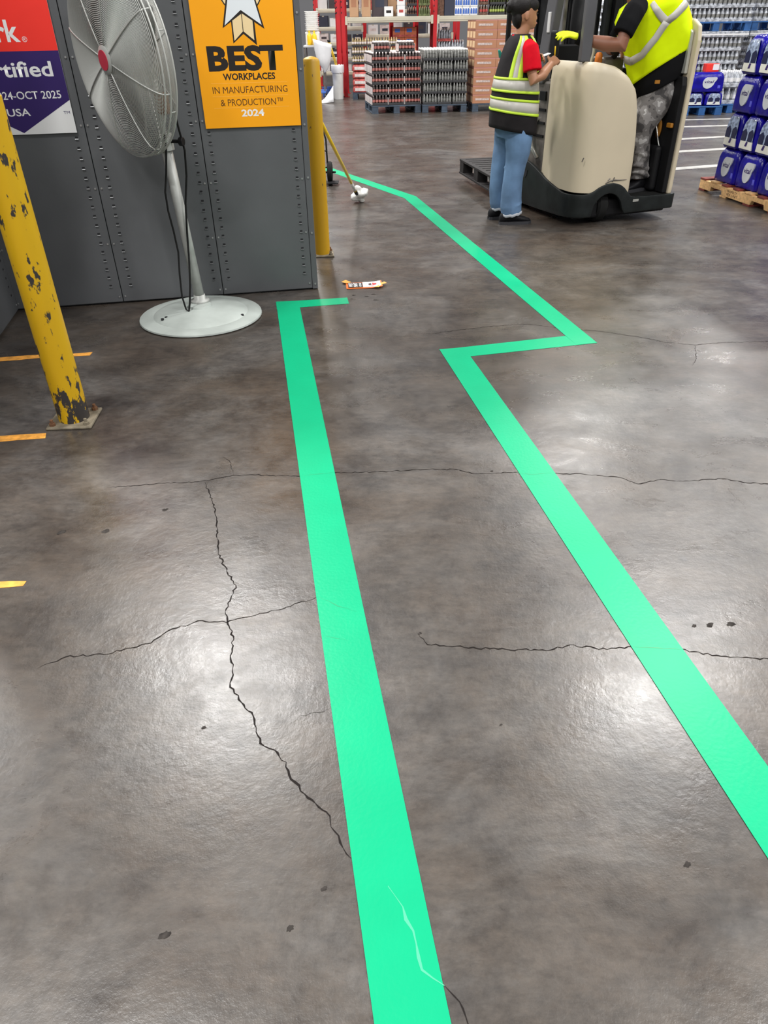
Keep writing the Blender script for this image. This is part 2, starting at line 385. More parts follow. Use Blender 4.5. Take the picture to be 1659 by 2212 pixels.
cracks = [
 ([(-1.0597, 2.2969), (-0.8422, 2.3200), (-0.7169, 2.3262), (-0.5866, 2.3697), (-0.4998, 2.3704), (-0.3264, 2.3547), (-0.1888, 2.3780), (0.0216, 2.3783), (0.1348, 2.3922), (0.2838, 2.3875), (0.3545, 2.3540), (0.5157, 2.3593), (0.6606, 2.3444), (0.7703, 2.3375), (0.9083, 2.3061), (0.9605, 2.2614), (1.0709, 2.2876), (1.1378, 2.2723), (1.2880, 2.2876), (1.3605, 2.2589), (1.4461, 2.2432), (1.5879, 2.2099)], .0028),
 ([(-0.6899, 2.3254), (-0.6314, 2.1856), (-0.5903, 2.0461), (-0.5532, 1.8701), (-0.5052, 1.7699), (-0.4683, 1.7075), (-0.4758, 1.6489), (-0.4803, 1.6009), (-0.4667, 1.5463), (-0.4398, 1.4823), (-0.4352, 1.4078), (-0.4155, 1.3356), (-0.4159, 1.2933), (-0.3782, 1.2410), (-0.3428, 1.1954), (-0.3286, 1.1450), (-0.3025, 1.1033), (-0.2750, 1.0908), (-0.2444, 1.0562), (-0.2267, 1.0106), (-0.1920, 0.9701), (-0.1387, 0.9253), (-0.1209, 0.8787), (-0.0983, 0.8414), (-0.0808, 0.8166)], .0036),
 ([(-0.9581, 1.3727), (-0.8974, 1.4129), (-0.7924, 1.4211), (-0.7279, 1.4411), (-0.6717, 1.4617), (-0.6424, 1.5040), (-0.5561, 1.5484), (-0.4702, 1.5425), (-0.3644, 1.5798), (-0.2855, 1.6086), (-0.2028, 1.6507)], .0026),
 ([(0.0947, 1.4794), (0.1163, 1.4383), (0.1860, 1.4276), (0.3365, 1.4135), (0.4587, 1.4089), (0.5155, 1.4256), (0.6173, 1.4071), (0.6911, 1.4162), (0.8200, 1.4026), (0.9221, 1.3740), (1.0457, 1.3626), (1.1613, 1.3379)], .0028),
 ([(0.2655, 3.8566), (0.4675, 3.9204), (0.6320, 3.9652), (0.8502, 3.9930), (1.0690, 3.8927), (1.2432, 3.8554), (1.4232, 3.7616), (1.5469, 3.6735), (1.6829, 3.6340), (1.8428, 3.6604), (2.0917, 3.6629), (2.3492, 3.6718)], .0026),
 ([(1.6829, 3.6340), (1.6251, 3.4451), (1.5691, 3.3575)], .002), ([(-0.6573, 2.5231), (-0.6168, 2.4736), (-0.5866, 2.3697)], .0016), ([(0.0961, 0.5740), (0.1261, 0.5366), (0.1347, 0.5012)], .003),
 ([(-0.2202, 1.1958), (-0.1734, 1.2022), (-0.1410, 1.2164)], .0016)]
for pts, w in cracks:
    ribbon(wander(pts, .011, .0042), w * .62, .0008).build('floor_crack', M['concrete_dark'], fl_o)
# dark scuffs and gum spots of the floor (kept with it)
def blob(x, y, r, z=.0007, st=1.0, a=0.0, n=14):
    m = MB(); ps = []
    for i in range(n):
        t = 2 * pi * i / n; q = r * random.uniform(.65, 1.15); ps.append((x + q * st * cos(t) * cos(a) - q * sin(t) * sin(a), y + q * st * cos(t) * sin(a) + q * sin(t) * cos(a), z))
    return m.add(ps, [tuple(range(n))])
for (x, y), r in zip([(-0.4390, 0.6701), (-0.1968, 0.6791), (0.0976, 1.4830), (0.6178, 0.7919), (-0.4610, 1.1618), (-0.7962, 2.1389), (0.4232, 2.3691), (-0.1346, 0.7544), (-1.1279, 2.0085), (-0.9731, 2.0097), (0.8928, 1.4949), (0.9394, 1.4976), (1.0021, 1.5000), (0.2835, 1.1553)], (.010,.008,.006,.008,.006,.010,.006,.006,.014,.014,.008,.011,.013,.004)):
    blob(x, y, r * .78, st=1.5, a=.5).build('floor_stain', M['stain'], fl_o)
for (x, y), r in zip([(-0.1729, 4.5710), (-0.0889, 4.5479), (-0.0473, 4.5835), (-0.0293, 4.4708), (-0.1828, 4.4970)], (.009, .012, .010, .012, .006)):
    blob(x, y, r, st=1.6).build('floor_chip', M['stain'], fl_o)
# white painted floor stripes beyond the truck
for a, b in (((4.637, 12.838, 0.000), (6.194, 12.999, 0.000)), ((4.160, 11.424, 0.000), (5.660, 11.798, 0.000)), ((3.771, 10.272, 0.000), (5.137, 10.619, 0.000)), ((3.343, 9.001, 0.000), (4.582, 9.371, 0.000)), ((4.952, 13.773, 0.000), (6.589, 13.888, 0.000))):
    a = Vector(a); b = Vector(b); d = (b - a).normalized(); q = Vector((-d.y, d.x, 0)) * .07
    m = MB(); m.add([a - q + Vector((0, 0, .0005)), b - q + Vector((0, 0, .0005)), b + q + Vector((0, 0, .0012)), a + q + Vector((0, 0, .0012))], [(0, 1, 2, 3)])
    m.build('painted_stripe', M['stripe'], fl_o)

# panel wall (perforated grey metal panels 24 inches wide)
RZ = atan2(.1801, .9836)
wc = MB().box(.0, 1.88, .03, .62, .0, 2.7).build('wall_center', M['panel'], loc=(-2.264, 4.37, 0)); wc.rotation_euler.z = RZ; tag(wc, kind='structure')
def slot(m, s, z, y=-.001):
    m.box(s - .0075, s + .0075, y - .0006, y + .01, z, z + .011, 0)            # dark punched opening
    m.loft([[(s - .010, y - .0005, z - .003), (s + .010, y - .0005, z - .003), (s + .010, y - .0005, z + .0005), (s - .010, y - .0005, z + .0005)],
            [(s - .009, y - .0055, z - .0025), (s + .009, y - .0055, z - .0025), (s + .009, y - .004, z), (s - .009, y - .004, z)]], True, 1)
edges = [(.004, .641), (.645, 1.2665), (1.2705, 1.846)]
cols = [(.055, .587), (.707, 1.222), (1.315, 1.800)]
for (a, b), cs in zip(edges, cols):
    p = MB().box(a, b, 0, .03, .012, 2.7).build('panel', M['panel'], wc, bevel=.003)
    m = MB(); z = .11
    while z < 2.6:
        for c in cs: slot(m, c, z)
        z += .0516
    tag(m.build('punched_slots', [M['slotdark'], M['sliplip']], p), kind='stuff')
    bm_ = MB()
    for z in (.045, .365, .675, 1.0, 1.32, 1.64, 1.96):
        for s in (a + .016, b - .016): bm_.cyl((s, -.004, z), (s, .002, z), .0055, n=8)
    tag(bm_.build('panel_bolts', M['zinc'], p), kind='stuff')
et = MB().box(1.848, 1.884, -.002, .05, .006, 2.7).build('edge_trim', M['panel'], wc, bevel=.004)
m = MB()
for z in (.04, .36, .68, .965, 1.24, 1.5): m.cyl((1.866, -.007, z), (1.866, 0, z), .006, n=8)
tag(m.build('trim_bolts', M['zinc'], et), kind='stuff')
# return wall at the left corner, running towards the viewer
wl = MB().box(-.03, 0, -2.2, .03, 0, 2.7).build('wall_left', M['panel'], loc=(-2.264, 4.37, 0)); wl.rotation_euler.z = RZ; tag(wl, kind='structure')
for a, b in ((-.64, -.004), (-1.28, -.644), (-1.92, -1.284)):
    p = MB().box(0, .012, a, b, .012, 2.7).build('panel', M['panel'], wl, bevel=.003)
    m = MB(); z = .11
    while z < 2.6:
        for c in (a + .055, b - .055): m.box(.011, .0128, c - .0075, c + .0075, z, z + .011, 0); m.box(.011, .0165, c - .01, c + .01, z - .003, z, 1)
        z += .0516
    tag(m.build('punched_slots', [M['slotdark'], M['sliplip']], p), kind='stuff')
    m = MB()
    for z in (.045, .365, .675, 1.0):
        for s in (a + .016, b - .016): m.cyl((.011, s, z), (.016, s, z), .0055, n=8)
    tag(m.build('panel_bolts', M['zinc'], p), kind='stuff')

# ------------------------------------------------------------------ green floor tape
def strip(pts, name, m_, parent, z=.0006, t=.0007):
    n = len(pts); m = MB(); m.add([(x, y, z) for x, y in pts] + [(x, y, z + t) for x, y in pts],
        [tuple(range(n)), tuple(range(2 * n - 1, n - 1, -1))] + [(i, (i + 1) % n, n + (i + 1) % n, n + i) for i in range(n)])
    return m.build(name, m_, parent)
tl = thing('floor_tape', 'green floor tape line nearest the camera, hooked at the fan base', 'floor tape')
strip([(-0.6624, 4.4576), (-0.2133, 4.5263), (-0.1977, 4.4073), (-0.6412, 4.3245)], 'tape_strip', M['tape'], tl, .0006)
strip([(-0.6619, 4.4667), (-0.5205, 4.4776), (-0.4999, 4.3434), (-0.1855, 2.3469), (0.1178, 0.4232), (-0.0176, 0.4250)], 'tape_strip', M['tape'], tl, .0012)
tr = thing('floor_tape', 'long zigzag green floor tape line running past the truck', 'floor tape')
strip([(-1.0748, 10.3163), (-0.5697, 9.4764), (0.3722, 7.6992), (0.3001, 7.5236), (0.2528, 7.6172), (-0.5420, 9.1512), (-1.0434, 9.9756)], 'tape_strip', M['tape'], tr, .0006)
strip([(0.3722, 7.6992), (1.1729, 3.6833), (1.0547, 3.6616), (1.0262, 3.7936), (0.2528, 7.6172)], 'tape_strip', M['tape'], tr, .0012)
strip([(0.3083, 3.6214), (1.0262, 3.7936), (1.1729, 3.6833), (0.4665, 3.5250)], 'tape_strip', M['tape'], tr, .0006)
strip([(0.3112, 3.6278), (0.4146, 3.6430), (0.4665, 3.5250), (0.8907, 1.0218), (0.9281, 0.8035), (0.8236, 0.6065), (0.7903, 0.8009)], 'tape_strip', M['tape'], tr, .0012)
for pts, w, par in (([(-0.3210, 2.3546), (-0.2497, 2.3661), (-0.1924, 2.3781)], .0016, tl), ([(-0.2025, 1.6464), (-0.1438, 1.6031), (-0.0872, 1.5772)], .0015, tl), ([(-0.1714, 1.4761), (-0.1110, 1.4581)], .0015, tl),
                    ([(0.5151, 2.3558), (0.5765, 2.3368), (0.6613, 2.3478)], .0016, tr), ([(0.6919, 1.4144), (0.7448, 1.4096), (0.8194, 1.4008)], .0022, tr)):
    ribbon(wander(pts, .015, .002), w, .0022).build('tape_crease', M['tape_crease'], par)
ribbon(wander([(-0.0045, 0.7570), (0.0244, 0.7151), (0.0487, 0.6458), (0.0570, 0.6015), (0.0961, 0.5740)], .02, .003), .004, .0022).build('tape_scuff', M['tape_scuff'], tl)
ot = [('narrow torn orange tape strip on floor behind worn yellow bollard', [[(-2.1800, 3.5927), (-1.9024, 3.6383), (-1.8112, 3.6474), (-1.7912, 3.6080), (-1.9263, 3.5758), (-2.1561, 3.5419)], [(-1.8138, 3.6410), (-1.6818, 3.6483), (-1.5639, 3.6694), (-1.5638, 3.6239), (-1.6930, 3.6102), (-1.7887, 3.6015)]]),
      ('wide faded orange tape strip ending at foot of worn bollard', [[(-1.7665, 2.7099), (-1.5970, 2.7332), (-1.4613, 2.7453), (-1.4476, 2.6990), (-1.5575, 2.6863), (-1.7414, 2.6561)]]),
      ('short worn orange tape strip nearest the camera at left edge', [[(-1.3124, 1.7400), (-1.1973, 1.7462), (-1.1421, 1.7448), (-1.1432, 1.7223), (-1.1847, 1.7166), (-1.2975, 1.7083)]])]
for lab, polys in ot:
    t = thing('orange_tape', lab, 'floor tape')
    for p in polys: strip(p, 'tape_strip', M['otape'], t)

# ------------------------------------------------------------------ bollards
def bollard(loc, r, h, pm, label, plate, rz, dome):
    t = thing('bollard', label, 'bollard', loc, rz)
    prof = [(r, .012), (r, .2), (r, .5), (r, .8), (r, h - .03)]
    prof += [(r * cos(a), h - .03 + .03 * sin(a)) for a in (radians(30), radians(60), radians(85))] if dome else [(r, h - .006), (r - .006, h), (.002, h + .001)]
    autosmooth(MB().lathe(prof, 32).build('pipe', pm, t))
    MB().box(-plate, plate, -plate, plate, 0, .013).build('base_plate', M['plate'], t, bevel=.006)
    for sx, sy in ((-1, -1), (1, -1), (1, 1), (-1, 1)):
        b = MB().cyl((sx * plate * .74, sy * plate * .74, .012), (sx * plate * .74, sy * plate * .74, .040), .007, n=10)
        b.cyl((sx * plate * .74, sy * plate * .74, .012), (sx * plate * .74, sy * plate * .74, .025), .014, n=6)
        b.build('anchor_bolt', M['rust'] if sx < 0 or sy > 0 else M['plate'], t)
    return t
bollard((-1.379, 2.868, 0), .066, 1.262, M['bollL'], 'badly scuffed yellow bollard on bolted base plate in left foreground', .098, .06, False)
bollard((-.435, 5.56, 0), .058, 1.272, M['bollR'], 'dull yellow bollard standing behind the corner of the grey panel wall', .085, .1, True)

# ------------------------------------------------------------------ pedestal fan
fan = thing('pedestal_fan', 'large grey pedestal fan with wire guard on a round pale base', 'fan', (-1.083, 4.215, 0))
autosmooth(MB().lathe([(.352, .0), (.362, .006), (.360, .014), (.335, .022), (.300, .026), (.278, .024), (.262, .034), (.20, .048), (.12, .058), (.072, .064), (.066, .076), (.03, .078), (.002, .078)], 56).build('base', M['fanbase'], fan), 30)
for x, y in ((-.19, -.16), (-.175, -.13), (.02, -.19), (.04, -.165), (.26, -.07)):
    z = .045 if abs(x) < .2 else .032
    MB().lathe([(.009, z - .012), (.009, z + .0015), (.001, z + .002)], 10, M=Matrix.Translation((x, y, 0))).build('base_hole', M['slotdark'], fan)
MB().lathe([(.055, .074), (.055, .090), (.034, .094), (.034, .12)], 20, M=Matrix.Translation((-.005, .045, 0))).build('pole_flange', M['fangrey'], fan, True)
MB().tube([(-.005, .045, .09), (-.055, .035, .96)], .030, 18).build('pole', M['fangrey'], fan, True)
autosmooth(MB().tube([(-.052, .035, .90), (-.056, .035, .98)], .043, 18).build('height_collar', M['fangrey'], fan))
MB().tube([(-.02, .02, .945), (.035, .0, .945)], .010, 8).cyl((.033, 0, .945), (.055, -.006, .945), .022, n=10).build('collar_knob', M['black'], fan, bevel=.003)
MB().tube([(-.055, .035, .97), (-.06, .035, 1.30)], .020, 12).build('upper_pole', M['fangrey'], fan, True)
FA = Vector((-.725, -.685, -.06)).normalized(); FC = Vector((-.140, -.175, 1.325)); R_ = .42    # head axis, rim centre (fan space)
sx_ = FA.cross(Vector((0, 0, 1))).normalized(); sz_ = sx_.cross(FA).normalized()
FM = Matrix((sx_, sz_, FA)).transposed().to_4x4(); FM.translation = FC          # local z = axis
def axp(r, a, d): return FM @ Vector((r * cos(a), r * sin(a), d))
def front_d(r): return .026 + .052 * sqrt(max(0, 1 - (r / R_) ** 2.4))
def rear_d(r): return -.030 - .055 * sqrt(max(0, 1 - (r / R_) ** 2.2))
wf = MB(); wr_ = MB()
for k in range(50):
    r = .058 + (R_ - .058) * k / 49; wf.torus(FM @ Vector((0, 0, front_d(r))), FA, r, .0021, 72, 4)
for k in range(34):
    r = .13 + (R_ - .13) * k / 33; wr_.torus(FM @ Vector((0, 0, rear_d(r))), FA, r, .0017, 60, 4)
tag(wf.build('front_guard_rings', M['fanwire'], fan, True), kind='stuff'); tag(wr_.build('rear_guard_rings', M['fanwire'], fan, True), kind='stuff')
for k in range(8):
    a = 2 * pi * k / 8 + .32
    MB().tube([axp(r, a, front_d(r) + .003) for r in (.05, .1, .16, .22, .28, .33, .37, .40, R_)] + [axp(R_ + .002, a, .0)], .0032, 6).build('guard_spoke', M['fanwire'], fan, True)
    MB().tube([axp(r, a + .2, rear_d(r) - .003) for r in (.10, .18, .26, .33, .38, R_)] + [axp(R_ + .002, a + .2, 0)], .003, 6).build('guard_spoke', M['fanwire'], fan, True)
m = MB()
for d in (-.032, 0, .028): m.torus(FM @ Vector((0, 0, d)), FA, R_ + .003, .0042, 80, 6)
m.build('guard_rim', M['fanwire'], fan, True)
bd = MB().lathe([(.060, front_d(.05) - .006), (.060, front_d(.05) + .006), (.05, front_d(.05) + .012), (.001, front_d(.05) + .013)], 28, M=FM).build('guard_hub', M['fanwire'], fan); autosmooth(bd)
MB().lathe([(.042, front_d(.05) + .012), (.042, front_d(.05) + .015), (.001, front_d(.05) + .0155)], 24, M=FM).build('badge', M['badge'], bd)
for k in range(3):
    rows = []
    for i in range(7):
        r = .06 + .30 * i / 6; w = .16 * sin(pi * (.25 + .62 * i / 6)) ; row = []
        for j in range(6):
            t = j / 5 - .5; a = 2 * pi * k / 3 + t * 2 * w / max(r, .15) * 1.35 + .25 * i / 6
            row.append(axp(r, a, -.0 + t * -.11))
        rows.append(row)
    b = MB(); b.loft(rows, False, closed=False); o = b.build('blade', M['fanblade'], fan, True); so = o.modifiers.new('s', 'SOLIDIFY'); so.thickness = .004
MB().lathe([(.055, -.07), (.062, -.05), (.062, .05), (.05, .065), (.001, .07)], 24, M=FM).build('blade_hub', M['fandark'], fan, True)
autosmooth(MB().lathe([(.001, -.185), (.06, -.185), (.078, -.178), (.085, -.16), (.085, -.11), (.075, -.09), (.04, -.075), (.001, -.075)], 28, M=FM).build('motor', M['fandark'], fan))
ph = Vector((-.06, .035, 1.25)); pm_ = FM @ Vector((0, 0, -.17))
MB().tube([ph, (ph + pm_) / 2 + Vector((0, 0, .02)), pm_], [.03, .028, .034], 12).build('tilt_bracket', M['fangrey'], fan, True)
MB().box(-.03, .03, -.035, .035, -.05, .05, M=Matrix.Translation(ph + Vector((.035, -.03, -.13)))).build('junction_box', M['rust'], fan, bevel=.012)
wd = MB().tube([Vector(p) - fan.location for p in ((-1.035, 4.150, 1.116), (-1.042, 4.200, 1.023), (-1.031, 4.220, 0.901), (-1.045, 4.230, 0.776), (-1.072, 4.220, 0.637), (-1.089, 4.220, 0.490), (-1.101, 4.200, 0.316), (-1.108, 4.160, 0.195), (-1.121, 4.140, 0.106), (-1.132, 4.130, 0.060), (-1.149, 4.140, 0.071), (-1.168, 4.170, 0.138), (-1.167, 4.200, 0.264), (-1.156, 4.210, 0.379), (-1.159, 4.200, 0.496), (-1.167, 4.190, 0.608), (-1.165, 4.190, 0.703), (-1.145, 4.200, 0.793), (-1.122, 4.200, 0.916), (-1.120, 4.200, 0.982))], .0055, 8)
o = wd.build('power_cord', M['blackrub'], fan, True)

# ------------------------------------------------------------------ signs on the panel wall
def wallthing(name, label, cat): return thing(name, label, cat, (-2.264, 4.37, 0), RZ)
sg = wallthing('award_sign', 'orange award sign with black lettering on the grey panel wall', 'sign')
MB().box(1.302, 1.846, -.010, -.0062, .962, 1.80).build('board', M['orange'], sg)
Y = -.0103
text_mesh('BEST', 1.361, 1.775, 1.237, 1.357, Y, M['signblack'], 'headline_lettering', sg, bold=.045)
text_mesh('WORKPLACES', 1.432, 1.720, 1.195, 1.228, Y, M['signblack'], 'workplaces_lettering', sg, bold=.025)
text_mesh('IN MANUFACTURING', 1.367, 1.783, 1.132, 1.165, Y, M['brownink'], 'category_lettering', sg, bold=.0)
text_mesh('& PRODUCTION™', 1.403, 1.752, 1.071, 1.105, Y, M['brownink'], 'category_lettering', sg, bold=.0)
text_mesh('2024', 1.512, 1.640, 1.016, 1.052, Y, M['white'], 'year_lettering', sg, bold=.03)
for z in (1.181, 1.118, 1.061):
    MB().box(1.362, 1.785, Y, -.0099, z - .0014, z + .0014).build('rule', M['oline'], sg)
def flat(pts, y, mt, name, th=.0004): return MB().prism(pts, y, y + th).build(name, mt, sg)
def circ(cx, cz, r, n=40): return [(cx + r * cos(2 * pi * i / n), cz + r * sin(2 * pi * i / n)) for i in range(n)]
flat(circ(1.574, 1.610, .116), -.0104, M['signblack'], 'medal_outline'); flat(circ(1.574, 1.610, .110), -.0106, M['cream'], 'medal')
flat([(1.510, 1.60), (1.510, 1.366), (1.569, 1.408), (1.636, 1.356), (1.630, 1.60)], -.0105, M['signblack'], 'ribbon_outline')
flat([(1.517, 1.60), (1.517, 1.377), (1.567, 1.419), (1.567, 1.60)], -.0108, M['cream'], 'ribbon_tail'); flat([(1.571, 1.60), (1.571, 1.419), (1.624, 1.379), (1.624, 1.60)], -.0108, M['cream'], 'ribbon_tail')
flat([(1.462, 1.436), (1.505, 1.60), (1.640, 1.60), (1.684, 1.430), (1.571, 1.499)], -.0110, M['signblack'], 'bow_outline')
flat([(1.474, 1.447), (1.514, 1.60), (1.632, 1.60), (1.671, 1.447), (1.567, 1.514)], -.0113, M['palewhite'], 'bow')
sg2 = wallthing('certified_sign', 'red, navy and white certification sign behind the worn bollard', 'sign')
MB().box(.046, .598, -.010, -.0062, .967, 1.80).build('board', M['white'], sg2)
sgA = sg; sg = sg2
flat([(.046, 1.351), (.598, 1.351), (.598, 1.80), (.046, 1.80)], -.0104, M['red'], 'red_field')
flat([(.046, 1.125), (.322, .974), (.598, 1.125), (.598, 1.351), (.046, 1.351)], -.0104, M['navy'], 'navy_field')
Y = -.0107
text_mesh('Work', .10, .425, 1.390, 1.487, Y, M['white'], 'word_lettering', sg2, bold=.022)
text_mesh('®', .433, .458, 1.390, 1.415, Y, M['white'], 'registered_mark', sg2)
text_mesh('Certified', .104, .546, 1.235, 1.306, Y, M['white'], 'certified_lettering', sg2, bold=.02)
text_mesh('OCT 2024-OCT 2025', .085, .560, 1.134, 1.171, Y, M['white'], 'date_lettering', sg2, bold=.01)
text_mesh('USA', .262, .381, 1.055, 1.091, Y, M['white'], 'country_lettering', sg2, bold=.015)
text_mesh('TM', .552, .585, 1.060, 1.073, Y, M['navy'], 'trademark_mark', sg2)

# wet paint notice lying on the floor
wp = thing('wet_paint_notice', 'orange edged wet paint notice with tape tabs lying on the floor', 'notice', (-0.107, 4.773, 0.000))
_o = Vector((-0.107, 4.773, 0.000)); _x = (Vector((0.001, 4.678, 0.000)) - Vector((-0.230, 4.660, 0.000))).normalized(); wp.rotation_euler.z = atan2(_x.y, _x.x)
# sheet is about 0.23 x 0.13 m; right part curls up
def curl(x): return .004 + .010 * max(0, (x - .02) / .10) ** 2
def sheet(x0, x1, y0, y1, dz, mt, name, par, k=8):
    rows = [[(x0 + (x1 - x0) * i / k, y, curl(x0 + (x1 - x0) * i / k) + dz) for i in range(k + 1)] for y in (y0, y1)]
    m = MB(); m.loft(rows, False, closed=False); o = m.build(name, mt, par); return o
sb = sheet(-.122, .118, -.066, .060, 0, M['oline'], 'sheet', wp); sb.data.materials[0] = mat('notice_orange', (.85, .16, .015), .5); s_ = sb.modifiers.new('s', 'SOLIDIFY'); s_.thickness = .0015
sheet(-.108, -.012, -.052, .046, .0030, M['signblack'], 'black_panel', wp); sheet(-.010, .108, -.056, .054, .0030, M['white'], 'white_panel', wp)
for body, x0, x1, nm in (('WET', -.104, -.078, 'notice_lettering'), ('PAINT', -.072, -.046, 'notice_lettering'), ('WET PAINT', -.034, -.020, 'notice_small_lettering')):
    o = text_mesh(body, x0, x1, -.046, .040, 0, M['white'], nm, wp, bold=.03, rot90=True)
    for v in o.data.vertices: v.co = Vector((v.co.x, v.co.z, .0085))
m = MB(); q = [(.055 + .030 * cos(t), .0 + .030 * sin(t)) for t in [2 * pi * i / 6 + .52 for i in range(6)]]
m.add([(x, y, curl(x) + .0042) for x, y in q], [tuple(range(6))]); m.build('emblem', M['redsteel'], wp)
m = MB(); m.add([(x, y, curl(x) + .0048) for x, y in ((.028, -.012), (.050, -.02), (.050, .02), (.028, .012))], [(0, 1, 2, 3)]); m.build('emblem_dark_half', M['signblack'], wp)
m = MB(); m.add([(x, y, curl(x) + .0052) for x, y in ((.047, -.022), (.053, -.022), (.053, .022), (.047, .022))], [(0, 1, 2, 3)]); m.build('emblem_bar', M['white'], wp)
for pts in ([(-.150, .075), (-.120, .115), (-.085, .060), (-.118, .038)], [(.052, -.066), (.09, -.082), (.122, -.03), (.15, -.02), (.135, .018), (.112, .0), (.085, -.05)]):
    n = len(pts); m = MB(); m.add([(x, y, curl(x) * .6 + .006) for x, y in pts], [tuple(range(n))]); o = m.build('tape_tab', M['otape'], wp); s_ = o.modifiers.new('s', 'SOLIDIFY'); s_.thickness = .0008

# ------------------------------------------------------------------ stand-up lift truck (local: x right, y forward, origin near rear-left corner)
TO = Vector((1.6297, 6.2728, 0)); TR = atan2(.33, .944)
TM = Matrix.Translation(TO) @ Matrix.Rotation(TR, 4, 'Z')
tk = thing('lift_truck', 'stand-up lift truck with beige body and black skirt carrying a pallet', 'lift truck', TO, TR)
# beige hood
def lerp_tab(tab, x):
    if x <= tab[0][0]: return tab[0][1]
    for (a, va), (b, vb) in zip(tab[:-1], tab[1:]):
        if x <= b: return va + (vb - va) * (x - a) / (b - a)
    return tab[-1][1]
plan = [(.515, .62), (.515, .30), (.515, .02), (.49, 0), (.40, -.004), (.30, -.008), (.20, -.010)]
plan += [(.17 - .17 * sin(a), .16 - .17 * cos(a)) for a in [radians(d) for d in (0, 12, 24, 36, 48, 60, 72, 84, 90)]]
plan += [(.0, .30), (.0, .45), (.004, .56), (.03, .64), (.08, .66), (.30, .66), (.46, .65)]
ztop = [(-.05, 1.185), (.05, 1.185), (.20, 1.155), (.30, 1.135), (.40, 1.095), (.47, 1.045), (.515, .985)]
rings = []
for t in (0, .15, .3, .45, .6, .75, .85, .92, .97, 1.0):
    sh = 0 if t < .9 else (.004 if t < .95 else (.012 if t < .99 else .035))
    ring = []
    for x, y in plan:
        x1 = x * (1 - .16 * t ** 3) if x > .2 else x
        zb_ = lerp_tab([(.40, .262), (.50, .205)], x); z = zb_ + (lerp_tab(ztop, x) - zb_) * t
        c = Vector((.25, .33)); d = (Vector((x1, y)) - c); d = d * (1 - sh / max(d.length, .05))
        ring.append((c.x + d.x, c.y + d.y, z - (.006 if t > .99 else 0)))
    rings.append(ring)
hood = autosmooth(MB().loft(rings).build('hood', M['beige'], tk), 50)
# scuffs on the hood
for pts in ([(.255, -.012, .33), (.30, -.012, .345), (.33, -.012, .35), (.39, -.008, .345), (.46, -.007, .345)], [(.275, -.012, .35), (.29, -.012, .365)], [(.02, .02, .50), (.03, .015, .53)], [(.32, -.011, .335), (.335, -.011, .37)]):
    MB().tube(pts, [.004, .005, .006, .004, .002][:len(pts)], 5).build('hood_scuff', M['mech'], hood)
# black skirt following the body
sp = [(.985, .0), (.95, -.02), (.85, -.022), (.75, -.022), (.65, -.022), (.56, -.022), (.52, -.022), (.48, -.022), (.45, -.022), (.43, -.022), (.40, -.022), (.37, -.022), (.335, -.022), (.30, -.022), (.26, -.022), (.22, -.022), (.19, -.022), (.165, -.022), (.145, -.022), (.12, -.018), (.095, -.013), (.06, .005), (.025, .04), (-.005, .085), (-.02, .14), (-.022, .2), (-.022, .30), (-.022, .4), (-.022, .5), (-.022, .6), (-.022, .68), (-.022, .78), (-.022, .88), (-.022, .98), (-.022, 1.06)]
def topz(x, y):
    if y > .10: return lerp_tab([(.1, .246), (.2, .248), (.281, .262), (.40, .287), (.50, .312), (.629, .357), (.72, .385), (.82, .408), (.94, .42), (1.06, .415)], y)
    return lerp_tab([(-.03, .246), (.084, .252), (.15, .275), (.20, .305), (.27, .325), (.34, .328), (.41, .308), (.45, .28), (.50, .232), (.53, .205), (.99, .200)], x)
def botz(x, y):
    if y > .10: return lerp_tab([(.1, .065), (.25, .056), (.6, .046), (1.06, .040)], y)
    if .15 <= x <= .45: return .075 + .175 * sqrt(max(0, 1 - ((x - .30) / .155) ** 2))
    return lerp_tab([(-.03, .065), (.10, .075), (.47, .080), (.99, .087)], x)
rows = []
for k in range(6):
    rows.append([(x - (.004 if k in (0, 5) and y > .1 else 0) * -1, y, botz(x, y) + (topz(x, y) - botz(x, y)) * k / 5) for x, y in sp])
m = MB(); m.loft(rows, False, closed=False); sk = m.build('skirt', M['skirt'], tk, True); so = sk.modifiers.new('s', 'SOLIDIFY'); so.thickness = .03; so.offset = -1 ; 
b_ = sk.modifiers.new('b', 'BEVEL'); b_.width = .006; b_.segments = 2; b_.limit_method = 'ANGLE'; b_.angle_limit = radians(50)
# hand hole in the skirt side
MB().prism([(.795, .332), (.86, .322), (.85, .285), (.825, .268), (.80, .292)], -.026, -.022, axis='x').build('lift_hole', M['slotdark'], tk)
MB().box(.545, .60, -.028, -.021, .168, .186).build('step_plate', M['silver'], tk)
# chassis under the skirt and platform
MB().box(.03, .95, .05, 1.05, .05, .19).build('chassis', M['black'], tk, bevel=.02)
MB().box(.52, .955, .0, .80, .185, .2).build('platform_mat', M['blackrub'], tk, bevel=.004)
whl = MB(); MT = Matrix.Translation((.30, .155, .135)) @ Matrix.Rotation(radians(90), 4, 'Y')
dw = autosmooth(MB().lathe([(.06, -.055), (.118, -.052), (.134, -.035), (.135, .035), (.118, .052), (.06, .055)], 32, M=MT).build('drive_wheel', M['blackrub'], tk))
MB().lathe([(.001, -.04), (.06, -.042), (.06, .042), (.001, .04)], 20, M=MT).build('wheel_hub', M['mech'], dw)
for x in (.10, .86):
    W2 = Matrix.Translation((x, 1.0, .075)) @ Matrix.Rotation(radians(90), 4, 'Y')
    autosmooth(MB().lathe([(.03, -.05), (.07, -.05), (.075, -.04), (.075, .04), (.07, .05), (.03, .05)], 24, M=W2).build('load_wheel', M['blackrub'], tk))
